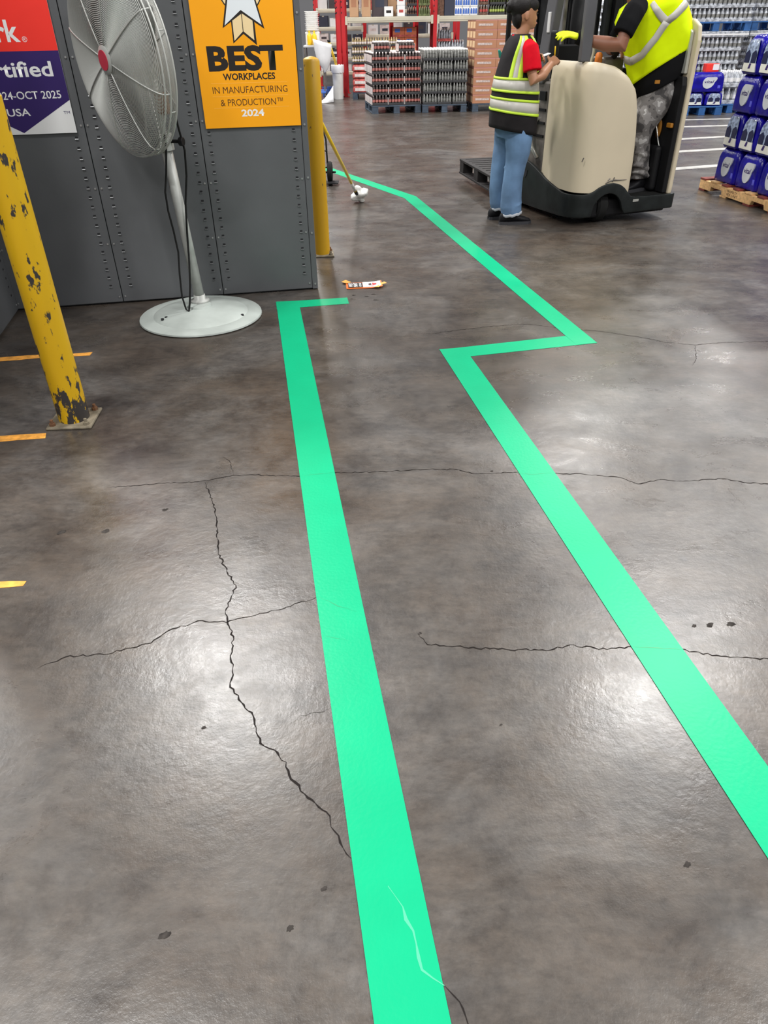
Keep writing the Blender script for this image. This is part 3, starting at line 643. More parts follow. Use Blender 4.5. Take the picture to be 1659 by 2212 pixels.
# battery compartment and mechanics forward of the hood
MB().box(.045, .92, .67, 1.02, .20, 1.02).build('battery_compartment', M['mech'], tk, bevel=.015)
MB().box(.03, .046, .70, .80, .88, .95).build('black_plate', M['black'], tk, bevel=.004)
for z in (.60, .70, .80): MB().box(.034, .046, .69, .98, z, z + .02).build('vent_slat', M['black'], tk)
MB().tube([(.02, .72, .44), (.0, .80, .52), (.01, .86, .62), (.03, .80, .74)], .018, 10).build('hose', M['silver'], tk, True)
# right hand compartment panel, seen edge on
pr = [(.0, .195), (.66, .195), (.70, .30), (.70, 1.10), (.64, 1.34), (.50, 1.44), (.10, 1.44), (.02, 1.40), (-.004, 1.30), (-.004, .24)]
rp = MB().prism(pr, .912, .950, axis='x').build('side_panel', M['beige'], tk, bevel=.014, seg=3)
MB().prism([(.015, .205), (.62, .205), (.66, .32), (.66, .98), (.60, 1.06), (.03, 1.06), (.015, 1.0)], .862, .906, axis='x').build('inner_liner', M['black'], tk, bevel=.008)
MB().prism([(.04, 1.08), (.60, 1.08), (.60, 1.33), (.50, 1.40), (.12, 1.40), (.05, 1.36)], .880, .906, axis='x').build('trim_frame', M['silver'], tk, bevel=.006)
MB().prism([(.09, 1.09), (.58, 1.09), (.58, 1.30), (.50, 1.375), (.14, 1.375), (.09, 1.33)], .835, .874, axis='x').build('back_rest', M['olive'], tk, bevel=.015, seg=3)
MB().box(.80, .862, .10, .40, .21, .56).build('side_cushion', M['black'], tk, bevel=.03, seg=4)
MB().lathe([(.001, 0), (.07, 0), (.07, .01), (.001, .012)], 28, M=Matrix.Translation((.86, .20, .68)) @ Matrix.Rotation(radians(-90), 4, 'Y') @ Matrix.Diagonal((1, .45, 1, 1))).build('amber_disc', M['amber'], tk, True)
MB().box(.835, .862, .03, .09, .70, .735).build('amber_latch', M['amber'], tk, bevel=.006)
MB().tube([(.855, .30, .80), (.84, .22, .70), (.845, .16, .58), (.855, .12, .50)], .006, 8).build('grab_wire', M['silver'], tk, True)
MB().box(.52, .885, .70, .76, .19, 1.10).build('compartment_front', M['black'], tk, bevel=.01)
# console and controls
MB().box(.40, .60, .46, .66, 1.02, 1.19).build('control_console', M['mech'], tk, bevel=.02, seg=3)
autosmooth(MB().lathe([(.001, 0), (.026, 0), (.030, .03), (.028, .075), (.018, .09), (.001, .092)], 18, M=Matrix.Translation((.345, .46, 1.135))).build('orange_knob', M['orangep'], tk))
MB().tube([(.50, .50, 1.17), (.49, .42, 1.225), (.42, .38, 1.235)], [.02, .02, .026], 12, round_ends=True).build('control_handle', M['blackrub'], tk, True)
MB().tube([(.27, .46, 1.12), (.25, .40, 1.23), (.235, .38, 1.27)], .012, 8, round_ends=True).build('control_lever', M['silver'], tk, True)
# overhead guard
def post(p0, p1, a, b, name='guard_post', mt='guard'):
    p0 = Vector(p0); p1 = Vector(p1)
    m = MB(); m.loft([[p + Vector((sx * a, sy * b, 0)) for sx, sy in ((-1, -1), (1, -1), (1, 1), (-1, 1))] for p in (p0, p1)]); return m.build(name, M[mt], tk, bevel=.012)
post((.06, .84, 1.0), (.08, .66, 2.15), .035, .075); post((.030, .185, 1.176), (.030, .185, 2.15), .044, .026); post((.90, .62, 1.30), (.90, .62, 2.15), .03, .05)
for x in (.04, .90): MB().box(x - .03, x + .03, .05, 1.0, 2.13, 2.19).build('guard_rail', M['guard'], tk, bevel=.012)
for k in range(5): MB().box(.03, .93, .10 + k * .2, .14 + k * .2, 2.14, 2.18).build('guard_bar', M['guard'], tk, bevel=.008)
MB().box(.015, .06, .60, .70, 1.20, 1.38).build('display_box', M['black'], tk, bevel=.02, seg=3)
MB().box(.022, .040, .735, .775, 1.36, 1.50).build('light_bar', M['greylabel'], tk, bevel=.006)
MB().box(.09, .12, .80, .83, 1.48, 1.54).build('red_lamp', M['redsteel'], tk, bevel=.006)
# mast
for x in (.20, .865):
    MB().box(x - .035, x + .035, 1.03, 1.16, .05, 2.3).build('mast_channel', M['black'], tk, bevel=.006); MB().box(x + (.04 if x < .5 else -.08), x + (.08 if x < .5 else -.04), 1.07, 1.15, .08, 2.35).build('inner_channel', M['skirt'], tk, bevel=.005)
MB().cyl((.505, 1.09, .10), (.505, 1.09, 2.1), .062, n=20).build('lift_cylinder', M['black'], tk, True); MB().box(.44, .57, 1.115, 1.15, .2, 2.2).build('hose_guide', M['black'], tk, bevel=.006); MB().box(.10, .62, 1.025, 1.06, .95, 1.27).build('hydraulic_cover', M['black'], tk, bevel=.012); MB().box(.62, .92, .985, 1.02, .95, 1.25).build('dash_panel', M['guard'], tk, bevel=.012)
for x in (.405, .60): MB().box(x - .012, x + .012, 1.13, 1.15, .2, 2.2).build('lift_chain', M['mech'], tk)
for z in (.35, 2.2): MB().box(.16, .90, 1.05, 1.09, z, z + .07).build('mast_crossbar', M['black'], tk)
# carriage, backrest and forks
for z in (.10, .45): MB().box(-.06, 1.0, 1.17, 1.20, z, z + .08).build('carriage_plate', M['black'], tk, bevel=.005)
for x in (-.105, .17, .47, .77, 1.03): MB().box(x - .018, x + .018, 1.175, 1.205, .05, 1.62).build('backrest_bar', M['black'], tk, bevel=.004)
MB().box(-.12, 1.05, 1.175, 1.205, 1.60, 1.65).build('backrest_top', M['black'], tk, bevel=.004)
MB().tube([(-.13, 1.19, 1.165), (-.165, 1.18, 1.19), (-.19, 1.17, 1.23)], [.02, .026, .014], 10, round_ends=True, flat=.6).build('teal_pod', M['teal'], tk, True)
for x in (.27, .67):
    m = MB(); m.prism([(1.20, .50), (1.24, .50), (1.245, .125), (1.30, .115), (2.25, .105), (2.28, .09), (1.22, .085), (1.20, .10)], x - .06, x + .06, axis='x'); m.build('fork', M['black'], tk, bevel=.006)

# black plastic pallet on the forks
PB = thing('plastic_pallet', 'scuffed black plastic pallet riding on the lift truck forks', 'pallet', TM @ Vector((-.125, 1.235, .065)), TR - radians(9))
def plastic_pallet_parts(root, w, d, h, mt, slats=8, lattice=True):
    t = .022
    MB().box(0, w, 0, .05, h - t, h).box(0, w, d - .05, d, h - t, h).box(0, .05, .05, d - .05, h - t, h).box(w - .05, w, .05, d - .05, h - t, h).build('deck_frame', mt, root, bevel=.004)
    for k in range(slats):
        y0 = .05 + (d - .1) * (k + .12) / slats; y1 = .05 + (d - .1) * (k + .88) / slats
        MB().box(.05, w - .05, y0, y1, h - t, h - .003).build('deck_slat', mt, root)
    for x0 in (0, w / 2 - .06, w - .12):
        for y0 in (0, d / 2 - .07, d - .14):
            MB().box(x0 + .004, x0 + .116, y0 + .004, y0 + .136, .018, h - t).build('block', mt, root, bevel=.006)
        MB().box(x0, x0 + .12, 0, d, 0, .02).build('runner', mt, root, bevel=.004)
plastic_pallet_parts(PB, 1.0, 1.2, .145, M['palblack'], 9)
for p in ((.02, .42), (.02, .92)): MB().ell((.10, p[1] - .02, .07), (.03, .03, .03), 8).build('torn_wrap', M['whitefilm'], PB)

# ------------------------------------------------------------------ people
def ering(c, rx, ry, n=28, p=2.3, tilt=0.0, R=None):
    out = []
    for i in range(n):
        a = 2 * pi * i / n; ca, sa = cos(a), sin(a)
        x = rx * abs(ca) ** (2 / p) * (1 if ca >= 0 else -1); y = ry * abs(sa) ** (2 / p) * (1 if sa >= 0 else -1)
        v = Vector((x, y, tilt * x))
        if R: v = R @ v
        out.append(Vector(c) + v)
    return out
def interp(tab, z):
    if z <= tab[0][0]: return tab[0][1:]
    for a, b in zip(tab[:-1], tab[1:]):
        if z <= b[0]:
            t = (z - a[0]) / (b[0] - a[0]); return tuple(u + (v - u) * t for u, v in zip(a[1:], b[1:]))
    return tab[-1][1:]
def hand(m, wrist, d, nrm, side=1, curl=.5, k=1.0, closed_thumb=.3):
    """palm, four unequal curled fingers and a thumb leaving the side of the palm; nrm = back of the hand"""
    d = Vector(d).normalized(); nrm = Vector(nrm); nrm = (nrm - d * nrm.dot(d)).normalized(); s = d.cross(nrm) * side; w = Vector(wrist)
    rings = []
    for u, a, b in ((-.01, .026, .020), (.02, .034, .017), (.055, .042, .016), (.085, .041, .013), (.094, .036, .009)):
        rings.append([w + d * u * k + s * (a * k * cos(2 * pi * i / 14)) + nrm * (b * k * sin(2 * pi * i / 14)) for i in range(14)])
    m.loft(rings)
    for off, L, c in ((.031, .070, 0), (.0105, .079, .08), (-.0105, .073, .12), (-.031, .057, .2)):
        p = w + d * .082 * k + s * off * k; pts = [p - d * .02 * k, p]; ang = 0
        for q, seg in enumerate((.45, .32, .23)):
            ang += (curl + c) * (.9 if q == 0 else 1.1); dd = d * cos(ang) - nrm * sin(ang); p = p + dd * L * seg * k; pts.append(p)
        m.tube(pts, [.0095 * k, .0095 * k, .0088 * k, .008 * k, .0068 * k], 8, round_ends=True)
    p = w + d * .022 * k + s * .028 * k; pts = [p]; v = (d * .62 + s * .75 - nrm * .25).normalized()
    for L, bend in ((.038, 0), (.030, closed_thumb)):
        v = (v - s * bend + d * bend * .6 - nrm * bend * .5).normalized(); p = p + v * L * k; pts.append(p)
    m.tube(pts, [.013 * k, .0115 * k, .009 * k], 8, round_ends=True)
def head(m, O, R, k=1.0):
    """O = point at the base of the skull centre on the neck axis (chin level), R = rotation; x forward"""
    tab = [(.0, .085, -.005, .026), (.012, .100, -.02, .040), (.03, .108, -.045, .053), (.05, .104, -.062, .062), (.075, .104, -.075, .068), (.10, .099, -.083, .072), (.13, .101, -.087, .073), (.155, .094, -.083, .070), (.18, .074, -.068, .058), (.20, .038, -.040, .036), (.208, .012, -.016, .014)]
    rings = []
    for z, f, b, w in tab:
        c = (f + b) / 2; rings.append([O + R @ (p * k) for p in ering((c, 0, z), (f - b) / 2, w, 24, 2.15)])
    m.loft(rings)
    m.loft([[O + R @ (Vector(p) * k) for p in r] for r in ([(.098, -.014, .062), (.122, 0, .060), (.098, .014, .062), (.09, 0, .055)], [(.098, -.012, .075), (.119, 0, .076), (.098, .012, .075), (.09, 0, .07)], [(.096, -.007, .105), (.103, 0, .108), (.096, .007, .105), (.088, 0, .10)])])
    for s in (-1, 1):
        m.ell(O + R @ (Vector((-.008, s * .072, .085)) * k), (.019 * k, .010 * k, .031 * k), 10, M=R.to_4x4())
        m.ell(O + R @ (Vector((.088, s * .030, .116)) * k), (.012 * k, .022 * k, .008 * k), 8, M=R.to_4x4())       # brow ridge
    m.ell(O + R @ (Vector((.100, 0, .036)) * k), (.012 * k, .022 * k, .010 * k), 8, M=R.to_4x4())
def face_parts(root, O, R, k=1.0):
    for s in (-1, 1):
        MB().ell(O + R @ (Vector((.0955, s * .032, .098)) * k), (.006 * k, .013 * k, .005 * k), 8, M=R.to_4x4()).build('eye', M['eye'], root, True)
        MB().ell(O + R @ (Vector((.100, s * .032, .117)) * k), (.005 * k, .018 * k, .0035 * k), 8, M=R.to_4x4()).build('eyebrow', M['hair'], root, True)
    MB().ell(O + R @ (Vector((.109, 0, .037)) * k), (.006 * k, .021 * k, .006 * k), 8, M=R.to_4x4()).build('lips', M['lip'], root, True)
def shoe(root, heel, toe_dir, L=.275, ankle_h=.11, z0=0.0):
    d = Vector((toe_dir[0], toe_dir[1], 0)).normalized(); s = Vector((-d.y, d.x, 0)); h = Vector(heel)
    def ring(u, w, zt, zb=0): return [h + d * u + s * (w * cos(2 * pi * i / 16)) + Vector((0, 0, zb + (zt - zb) * (.5 + .5 * sin(2 * pi * i / 16)) )) for i in range(16)]
    R2 = []
    # sections along the shoe, each a flattened ring standing upright
    for u, w, zt in ((0, .020, .07), (.015, .034, .095), (.06, .040, ankle_h), (.10, .042, ankle_h - .01), (.14, .044, .085), (.19, .048, .065), (.235, .044, .052), (.262, .032, .042), (L, .012, .03)):
        R2.append([h + d * u + s * (w * cos(a)) + Vector((0, 0, z0 + max(.012, .012 + (zt - .012) * (sin(a) * .5 + .5) ** .8))) for a in [2 * pi * i / 16 for i in range(16)]])
    o = MB().loft(R2).build('shoe', M['shoe'], root, True)
    poly = []
    for u, w in ((0, .024), (.02, .038), (.08, .042), (.14, .045), (.20, .050), (.245, .044), (L, .018)): poly.append(h + d * (u * 1.01) + s * w)
    for u, w in reversed(((0, .024), (.02, .038), (.08, .042), (.14, .045), (.20, .050), (.245, .044), (L, .018))): poly.append(h + d * (u * 1.01) - s * w)
    MB().prism([(p.x, p.y) for p in poly], z0, z0 + .024, axis='z').build('sole', M['sole'], o)
    return o

# ---- woman in red shirt (x forward = towards the truck)
wm = thing('person', 'person in red shirt, black reflective vest and blue jeans writing beside the truck', 'person', (1.11, 6.56, 0), radians(10))
wb_ = MB()
HO = Vector((.012, 0, 1.390)); HR = Matrix.Rotation(radians(8), 3, 'Z')
head(wb_, HO, HR, 1.0)
wb_.tube([(-.005, 0, 1.25), (.0, 0, 1.33), (.018, 0, 1.40), (.03, 0, 1.46)], [.07, .052, .050, .055], 16)
wb_.loft([ering((-.005, 0, z), a, b, 20) for z, a, b in ((.72, .10, .14), (.80, .12, .155), (.95, .10, .13), (1.05, .10, .135), (1.18, .105, .155), (1.27, .085, .165), (1.32, .05, .10))])
for s in (-1, 1):
    wb_.tube([(.0, s * .085, .80), (.03, s * .095, .48), (0.0, s * .095, .09)], [.085, .052, .04], 12)
wb_.tube([(.02, -.155, 1.275), (.035, -.192, 1.16), (.05, -.235, 1.065), (.13, -.20, 1.10), (.215, -.135, 1.165)], [.040, .044, .043, .040, .027], 14, round_ends=True)
wb_.tube([(.02, .155, 1.275), (.05, .20, 1.16), (.06, .23, 1.075), (.10, .15, 1.13), (.14, .055, 1.185)], [.05, .046, .042, .036, .026], 14, round_ends=True)
hand(wb_, (.215, -.135, 1.165), (.75, .52, .42), (.2, -.6, .75), side=-1, curl=.55, k=.92)
hand(wb_, (.14, .055, 1.185), (.55, -.75, .30), (.5, .5, .7), side=1, curl=.45, k=.92)
wbo = obj_from_mesh('body', remesh(wb_, .0055, 3), M['skinw'], wm)
face_parts(wm, HO, HR)
hr = MB()
def H(p): return HO + HR @ Vector(p)
hr.ell(H((-.027, 0, .147)), (.094, .084, .078), 16); hr.ell(H((.03, 0, .178)), (.072, .070, .045), 14); hr.ell(H((-.052, 0, .075)), (.040, .060, .064), 12); hr.ell(H((-.040, 0, .035)), (.022, .038, .034), 10)
for s in (-1, 1): hr.ell(H((.045, s * .052, .150)), (.05, .026, .04), 10)
hr.ell(H((.088, 0, .158)), (.022, .05, .028), 10); hr.ell(H((-.108, 0, .150)), (.034, .040, .040), 12); hr.ell(H((-.122, .01, .128)), (.022, .025, .03), 10)
for k in range(9): hr.tube([H((-.10, random.uniform(-.03, .03), .15)), H((-.145 + random.uniform(-.01, .02), random.uniform(-.03, .03), .12 + random.uniform(-.02, .06)))], [.01, .003], 5)
obj_from_mesh('hair', remesh(hr, .006, 2), M['hair'], wm)
MB().torus(H((-.075, -.01, .178)), HR @ Vector((1, 0, -.7)), .036, .007, 20, 6).build('hair_tie', M['redsteel'], wm, True)
# red shirt: sleeves and collar under the vest
sv = MB()
sv.tube([(.012, -.125, 1.285), (.026, -.172, 1.265), (.034, -.195, 1.20), (.042, -.215, 1.128)], [.056, .064, .067, .072], 18)
sv.tube([(.012, .125, 1.285), (.026, .172, 1.265), (.05, .202, 1.20), (.06, .218, 1.13)], [.045, .060, .066, .070], 18)
sv.loft([ering((-.004, 0, z), a, b, 22) for z, a, b in ((1.10, .112, .15), (1.22, .112, .165), (1.30, .08, .15), (1.345, .062, .085), (1.362, .056, .064))])
obj_from_mesh('shirt', remesh(sv, .007, 4), M['redshirt'], wm)
# vest: z, back x, front x, half width, half-tilt
VT = [(.705, -.197, .183, .208), (.80, -.197, .180, .207), (.88, -.194, .177, .203), (.97, -.188, .170, .198), (1.06, -.174, .156, .190), (1.13, -.156, .146, .180), (1.19, -.138, .138, .170), (1.25, -.120, .125, .172), (1.30, -.098, .108, .168), (1.335, -.075, .085, .146), (1.362, -.055, .064, .095)]
def vring(z, off=0, n=48):
    b, f, w = interp(VT, z); c = (b + f) / 2; r = ering((c, 0, z), (f - b) / 2 + off, w + off, n, 2.5)
    for i, p in enumerate(r):
        fold = .006 * sin(6 * atan2(p.y, p.x - c) + 1.0) * max(0, min(1, (1.15 - z) / .4)); q = Vector((p.x - c, p.y, 0)).normalized(); r[i] = p + q * fold + Vector((0, 0, -.17 * (p.x - c) * max(0, min(1, (1.15 - z) / .4))))
    return r
zs = [.705 + (1.362 - .705) * k / 22 for k in range(23)]
vo = MB().loft([vring(z) for z in zs]).build('vest', M['vestblack'], wm, True)
def band(za, zb, mt, name, off):
    return MB().loft([vring(za, .0), vring(za, off), vring((za + zb) / 2, off), vring(zb, off), vring(zb, .0)], False).build(name, mt, vo, True)
for zc in (1.030, .885):
    band(zc - .040, zc + .040, M['reflect'], 'reflective_band', .004)
    band(zc + .036, zc + .053, M['limetrim'], 'lime_edge', .007); band(zc - .053, zc - .036, M['limetrim'], 'lime_edge', .007)
# vertical brace stripes over each shoulder
def vpoint(z, ang, off):
    b, f, w = interp(VT, z); c = (b + f) / 2; ca, sa = cos(ang), sin(ang); p = 2.5
    r = Vector(((f - b) / 2 * abs(ca) ** (2 / p) * (1 if ca >= 0 else -1), w * abs(sa) ** (2 / p) * (1 if sa >= 0 else -1), 0)); q = r.normalized()
    fold = .006 * sin(6 * atan2(r.y, r.x) + 1.0) * max(0, min(1, (1.15 - z) / .4))
    return Vector((c, 0, z)) + r + q * (off + fold) + Vector((0, 0, -.17 * r.x * max(0, min(1, (1.15 - z) / .4))))
def brace(ang0, ang1, z0, z1, wl, wr, mt, name, off):
    rows = []
    for k in range(15):
        t = k / 14; z = z0 + (z1 - z0) * t; a = ang0 + (ang1 - ang0) * t * t
        rows.append([vpoint(z, a + wl, off), vpoint(z, a + (wl + wr) / 2, off + .001), vpoint(z, a + wr, off)])
    m = MB(); m.loft(rows, False, closed=False); o = m.build(name, mt, vo, True); s = o.modifiers.new('s', 'SOLIDIFY'); s.thickness = .003; return o
for sg_ in (-1, 1):
    for a0, a1 in ((radians(112), radians(106)), (radians(30), radians(48))):
        lo, hi = (radians(-14), radians(14))
        brace(sg_ * a0, sg_ * a1, 1.07, 1.352, lo * .6, hi * .6, M['reflect'], 'reflective_brace', .005)
        brace(sg_ * a0, sg_ * a1, 1.07, 1.352, lo * 1.35, lo * .5, M['limetrim'], 'lime_brace_edge', .006); brace(sg_ * a0, sg_ * a1, 1.07, 1.352, hi * .5, hi * 1.35, M['limetrim'], 'lime_brace_edge', .006)
# jeans
jn = MB()
jn.loft([ering((x, 0, z), a, b, 24) for z, x, a, b in ((.66, -.005, .125, .16), (.74, -.005, .135, .175), (.84, -.005, .12, .165), (.90, -.005, .11, .15))])
jn.tube([(.005, -.085, .76), (.02, -.095, .66), (.022, -.10, .56), (.010, -.10, .47), (-.002, -.10, .36), (-.006, -.10, .25), (-.002, -.10, .14), (.008, -.10, .085)], [.115, .112, .100, .086, .082, .086, .090, .086], 20)
jn.tube([(-.01, .085, .76), (-.015, .09, .66), (-.03, .095, .56), (-.050, .095, .47), (-.058, .095, .36), (-.056, .095, .25), (-.042, .095, .14), (-.03, .095, .10)], [.115, .108, .092, .080, .077, .080, .082, .078], 20)
for z, a in ((.455, .4), (.43, 2.2), (.115, 1), (.135, 3.3), (.16, 5.0), (.62, .9)):
    jn.tube([Vector((.004 + .082 * cos(a + t), -.10 + .082 * sin(a + t), z + .02 * t)) for t in (-1, -.6, -.2, .2, .6, 1)], [.004, .009, .012, .012, .009, .004], 6)
obj_from_mesh('jeans', remesh(jn, .008, 3), M['jeans'], wm)
for x, y, r, z in ((.008, -.10, .089, .078), (-.03, .095, .081, .093)):
    cf = MB(); rg = []
    for zz, rr in ((z - .006, r - .006), (z, r), (z + .014, r + .001), (z + .02, r - .004)): rg.append([Vector((x + rr * cos(2 * pi * i / 28), y + rr * sin(2 * pi * i / 28), zz + .004 * sin(i * 2.1) + .012 * cos(2 * pi * i / 28))) for i in range(28)])
    cf.loft(rg, False).build('frayed_cuff', M['cuff'], wm, True)
shoe(wm, (-.095, -.10, 0), (1, -.06)); shoe(wm, (-.13, .095, 0), (1, .12))
MB().box(-.034, .028, -.172, -.168, .695, .772).build('id_badge', M['greylabel'], wm, bevel=.003)
MB().tube([(-.003, -.17, .77), (-.003, -.172, .80)], .004, 6).build('badge_clip', M['silver'], wm)
WMX = Matrix.Translation((1.11, 6.56, 0)) @ Matrix.Rotation(radians(10), 4, 'Z')
pen = thing('pen', 'yellow pen held in the right hand of the person in red', 'pen', WMX @ Vector((.262, -.085, 1.235)), radians(10))
MB().tube([(.005, .015, -.035), (-.012, -.018, .045)], .0052, 8).build('barrel', M['yellowp'], pen, True); MB().tube([(.005, .015, -.035), (.008, .021, -.048)], [.004, .001], 8).build('tip', M['black'], pen)
npd = thing('notepad', 'small white notepad held by the person in red shirt', 'notepad', WMX @ Vector((.215, .03, 1.213)), radians(10))
MB().box(-.05, .05, -.035, .035, -.004, 0, M=Matrix.Rotation(radians(-18), 4, 'Y')).build('cover', M['blackcloth'], npd); MB().box(-.048, .048, -.033, .033, 0, .006, M=Matrix.Rotation(radians(-18), 4, 'Y')).build('pages', M['white'], npd)

# ---- operator (coordinates in truck space, offset by MB0)
MB0 = Vector((.80, .33, .20))
op = thing('person', 'operator in yellow vest, black shirt and camouflage trousers riding the lift truck', 'person', TM @ MB0, TR)
def q(u, w, z): return Vector((u, w, z)) - MB0
ob = MB(); OO = q(.40, .30, 1.70); OR = Matrix.Rotation(radians(180), 3, 'Z') @ Matrix.Rotation(radians(18), 3, 'Y')
head(ob, OO, OR, 1.05)
ob.tube([q(.56, .32, 1.52), q(.49, .315, 1.62), q(.42, .305, 1.70), q(.40, .30, 1.76)], [.085, .066, .062, .066], 16)
ob.loft([ering(q(u, .29, z), a, b, 20) for u, z, a, b in ((.88, .98, .09, .13), (.86, 1.08, .13, .16), (.80, 1.2, .15, .18), (.72, 1.35, .15, .19), (.62, 1.47, .13, .19), (.56, 1.54, .08, .12))])
ob.tube([q(.385, .10, 1.485), q(.285, .06, 1.40), q(.255, .055, 1.285), q(.18, .14, 1.290), q(.06, .25, 1.318)], [.045, .052, .060, .053, .034], 16, round_ends=True)
ob.tube([q(.60, .45, 1.46), q(.57, .52, 1.36), q(.53, .55, 1.26), q(.50, .53, 1.24), q(.47, .47, 1.235)], [.065, .06, .054, .044, .032], 14, round_ends=True)
hand(ob, q(.47, .47, 1.235), (.3, -.9, .05), (0, -.1, 1), side=1, curl=.6)
for s_, kn, an in ((.25, (.66, .20, .66), (.74, .22, .30)), (.45, (.86, .46, .62), (.90, .44, .29))):
    ob.tube([q(.90, s_, 1.0), q(*kn), q(*an)], [.10, .062, .045], 12)
obj_from_mesh('body', remesh(ob, .0065, 3), M['skinm'], op); face_parts(op, OO, OR, 1.05)
hm = MB(); hm.ell(OO + OR @ Vector((-.012, 0, .150)), (.098, .084, .075), 14); hm.ell(OO + OR @ Vector((-.055, 0, .09)), (.05, .07, .06), 12)
obj_from_mesh('hair', remesh(hm, .008, 2), M['hair'], op)
# black shirt: sleeve and tail below the vest
bs = MB()
bs.tube([q(.42, .13, 1.53), q(.345, .085, 1.485), q(.285, .06, 1.41), q(.252, .052, 1.352)], [.070, .080, .079, .077], 18)
bs.tube([q(.62, .41, 1.50), q(.60, .47, 1.44), q(.57, .52, 1.37), q(.545, .54, 1.31)], [.075, .075, .072, .070], 18)
LT = Matrix.Rotation(radians(-22), 3, 'Y') @ Matrix.Rotation(radians(-16), 3, 'X')
bs.loft([ering(q(u, .28, z), a, b, 28, 2.3, 0, LT) for u, z, a, b in ((.865, .985, .225, .20), (.855, 1.05, .25, .215), (.84, 1.12, .255, .22), (.80, 1.22, .24, .215), (.72, 1.36, .22, .21), (.62, 1.50, .15, .20), (.55, 1.56, .08, .10))])
obj_from_mesh('shirt', remesh(bs, .009, 4), M['blackcloth'], op)
MB().box(-.02, .02, -.006, .006, -.012, .012, M=Matrix.Translation(q(.66, .075, 1.03))).build('belt_tag', M['amber'], op)
# yellow vest: leaning rings
OV = [(0, .865, 1.132, .305, .232), (.12, .848, 1.170, .300, .230), (.3, .805, 1.240, .285, .228), (.5, .735, 1.33, .270, .228), (.7, .668, 1.425, .264, .235), (.85, .605, 1.505, .235, .24), (.95, .565, 1.56, .165, .20), (1, .56, 1.585, .11, .12)]
def OVR(t): return Matrix.Rotation(radians(-24 + 6 * t), 3, 'Y') @ Matrix.Rotation(radians(-24 + 20 * t), 3, 'X')
def oring(t, off=0, n=44):
    u, z, a, b = interp(OV, t); R = OVR(t)
    r = ering((0, 0, 0), a + off, b + off, n, 2.4)
    return [q(u, .275, z) + R @ (p + p.normalized() * (.010 * sin(5 * atan2(p.y, p.x) + 4 * t) * (1 - t))) for p in r]
ov = MB().loft([oring(k / 20) for k in range(21)]).build('vest', M['hivis'], op, True)
def opt(t, ang, off):
    u, z, a, b = interp(OV, t); R = OVR(t); ca, sa = cos(ang), sin(ang); p = 2.4
    r = Vector(((a) * abs(ca) ** (2 / p) * (1 if ca >= 0 else -1), b * abs(sa) ** (2 / p) * (1 if sa >= 0 else -1), 0)); r = r + r.normalized() * (off + .010 * sin(5 * atan2(r.y, r.x) + 4 * t) * (1 - t))
    return q(u, .275, z) + R @ r
def ostripe(pts, w, name='reflective_stripe'):
    rows = []
    for k in range(16):
        s_ = k / 15 * (len(pts) - 1); i = min(int(s_), len(pts) - 2); f = s_ - i
        t = pts[i][0] + (pts[i + 1][0] - pts[i][0]) * f; a = pts[i][1] + (pts[i + 1][1] - pts[i][1]) * f
        dt = pts[i + 1][0] - pts[i][0]; da = (pts[i + 1][1] - pts[i][1]) * .26 / .5; L_ = sqrt(dt * dt + da * da) + 1e-6
        nt_, na = -da / L_ * w / .5, dt / L_ * w / .26
        rows.append([opt(max(0, min(.99, t + nt_ * c)), a + na * c, .005) for c in (-1, 0, 1)])
    m = MB(); m.loft(rows, False, closed=False); o = m.build(name, M['reflect'], ov, True); s_ = o.modifiers.new('s', 'SOLIDIFY'); s_.thickness = .003
D = radians
ostripe([(.36, D(-180)), (.37, D(-150)), (.50, D(-120)), (.64, D(-98))], .026)
ostripe([(.64, D(-98)), (.72, D(-70)), (.77, D(-35)), (.77, D(20)), (.66, D(70)), (.5, D(140)), (.36, D(180))], .026)
ostripe([(.65, D(-98)), (.80, D(-106)), (.94, D(-112))], .026); ostripe([(.66, D(68)), (.80, D(76)), (.93, D(84))], .026)
# camouflage trousers
cj = MB()
cj.loft([ering(q(u, .335, z), a, b, 24, 2.2, 0, Matrix.Rotation(radians(-14), 3, 'Y')) for u, z, a, b in ((.86, .84, .14, .17), (.86, .93, .20, .20), (.862, 1.02, .21, .21), (.86, 1.07, .20, .20))])
cj.tube([q(.84, .25, .98), q(.76, .225, .84), q(.675, .205, .70), q(.675, .21, .60), q(.715, .22, .48), q(.74, .225, .37), q(.745, .225, .305)], [.145, .135, .105, .098, .088, .080, .086], 20)
cj.tube([q(.90, .43, .98), q(.895, .44, .83), q(.88, .455, .66), q(.865, .455, .56), q(.88, .45, .42), q(.895, .44, .30)], [.145, .132, .105, .095, .085, .085], 20)
for z, u in ((.80, .70), (.72, .66), (.64, .66), (.50, .70), (.40, .72), (.345, .735)):
    cj.tube([q(u + .085 * cos(a), .215 + .085 * sin(a), z + .02 * sin(a * 2)) for a in [radians(d) for d in range(180, 381, 25)]], [.006, .013, .017, .019, .02, .019, .017, .012, .006], 6)
obj_from_mesh('trousers', remesh(cj, .009, 3), M['camo'], op)
shoe(op, tuple(q(.845, .23, .20)), (-1, -.15), .29, .14); shoe(op, tuple(q(.985, .45, .20)), (-1, .12), .29, .14)
# left hand in a hi-vis glove on the control lever
gl = MB(); hand(gl, q(.035, .27, 1.332), (-.92, .22, .22), (.15, -.35, .95), side=1, curl=.22, k=1.25)
go = obj_from_mesh('glove', remesh(gl, .006, 3), M['neon'], op)
MB().tube([q(.115, .225, 1.303), q(.07, .25, 1.315), q(.03, .265, 1.328), q(.0, .275, 1.337)], [.040, .047, .049, .046], 16).build('glove_cuff', M['blackcloth'], go, True)

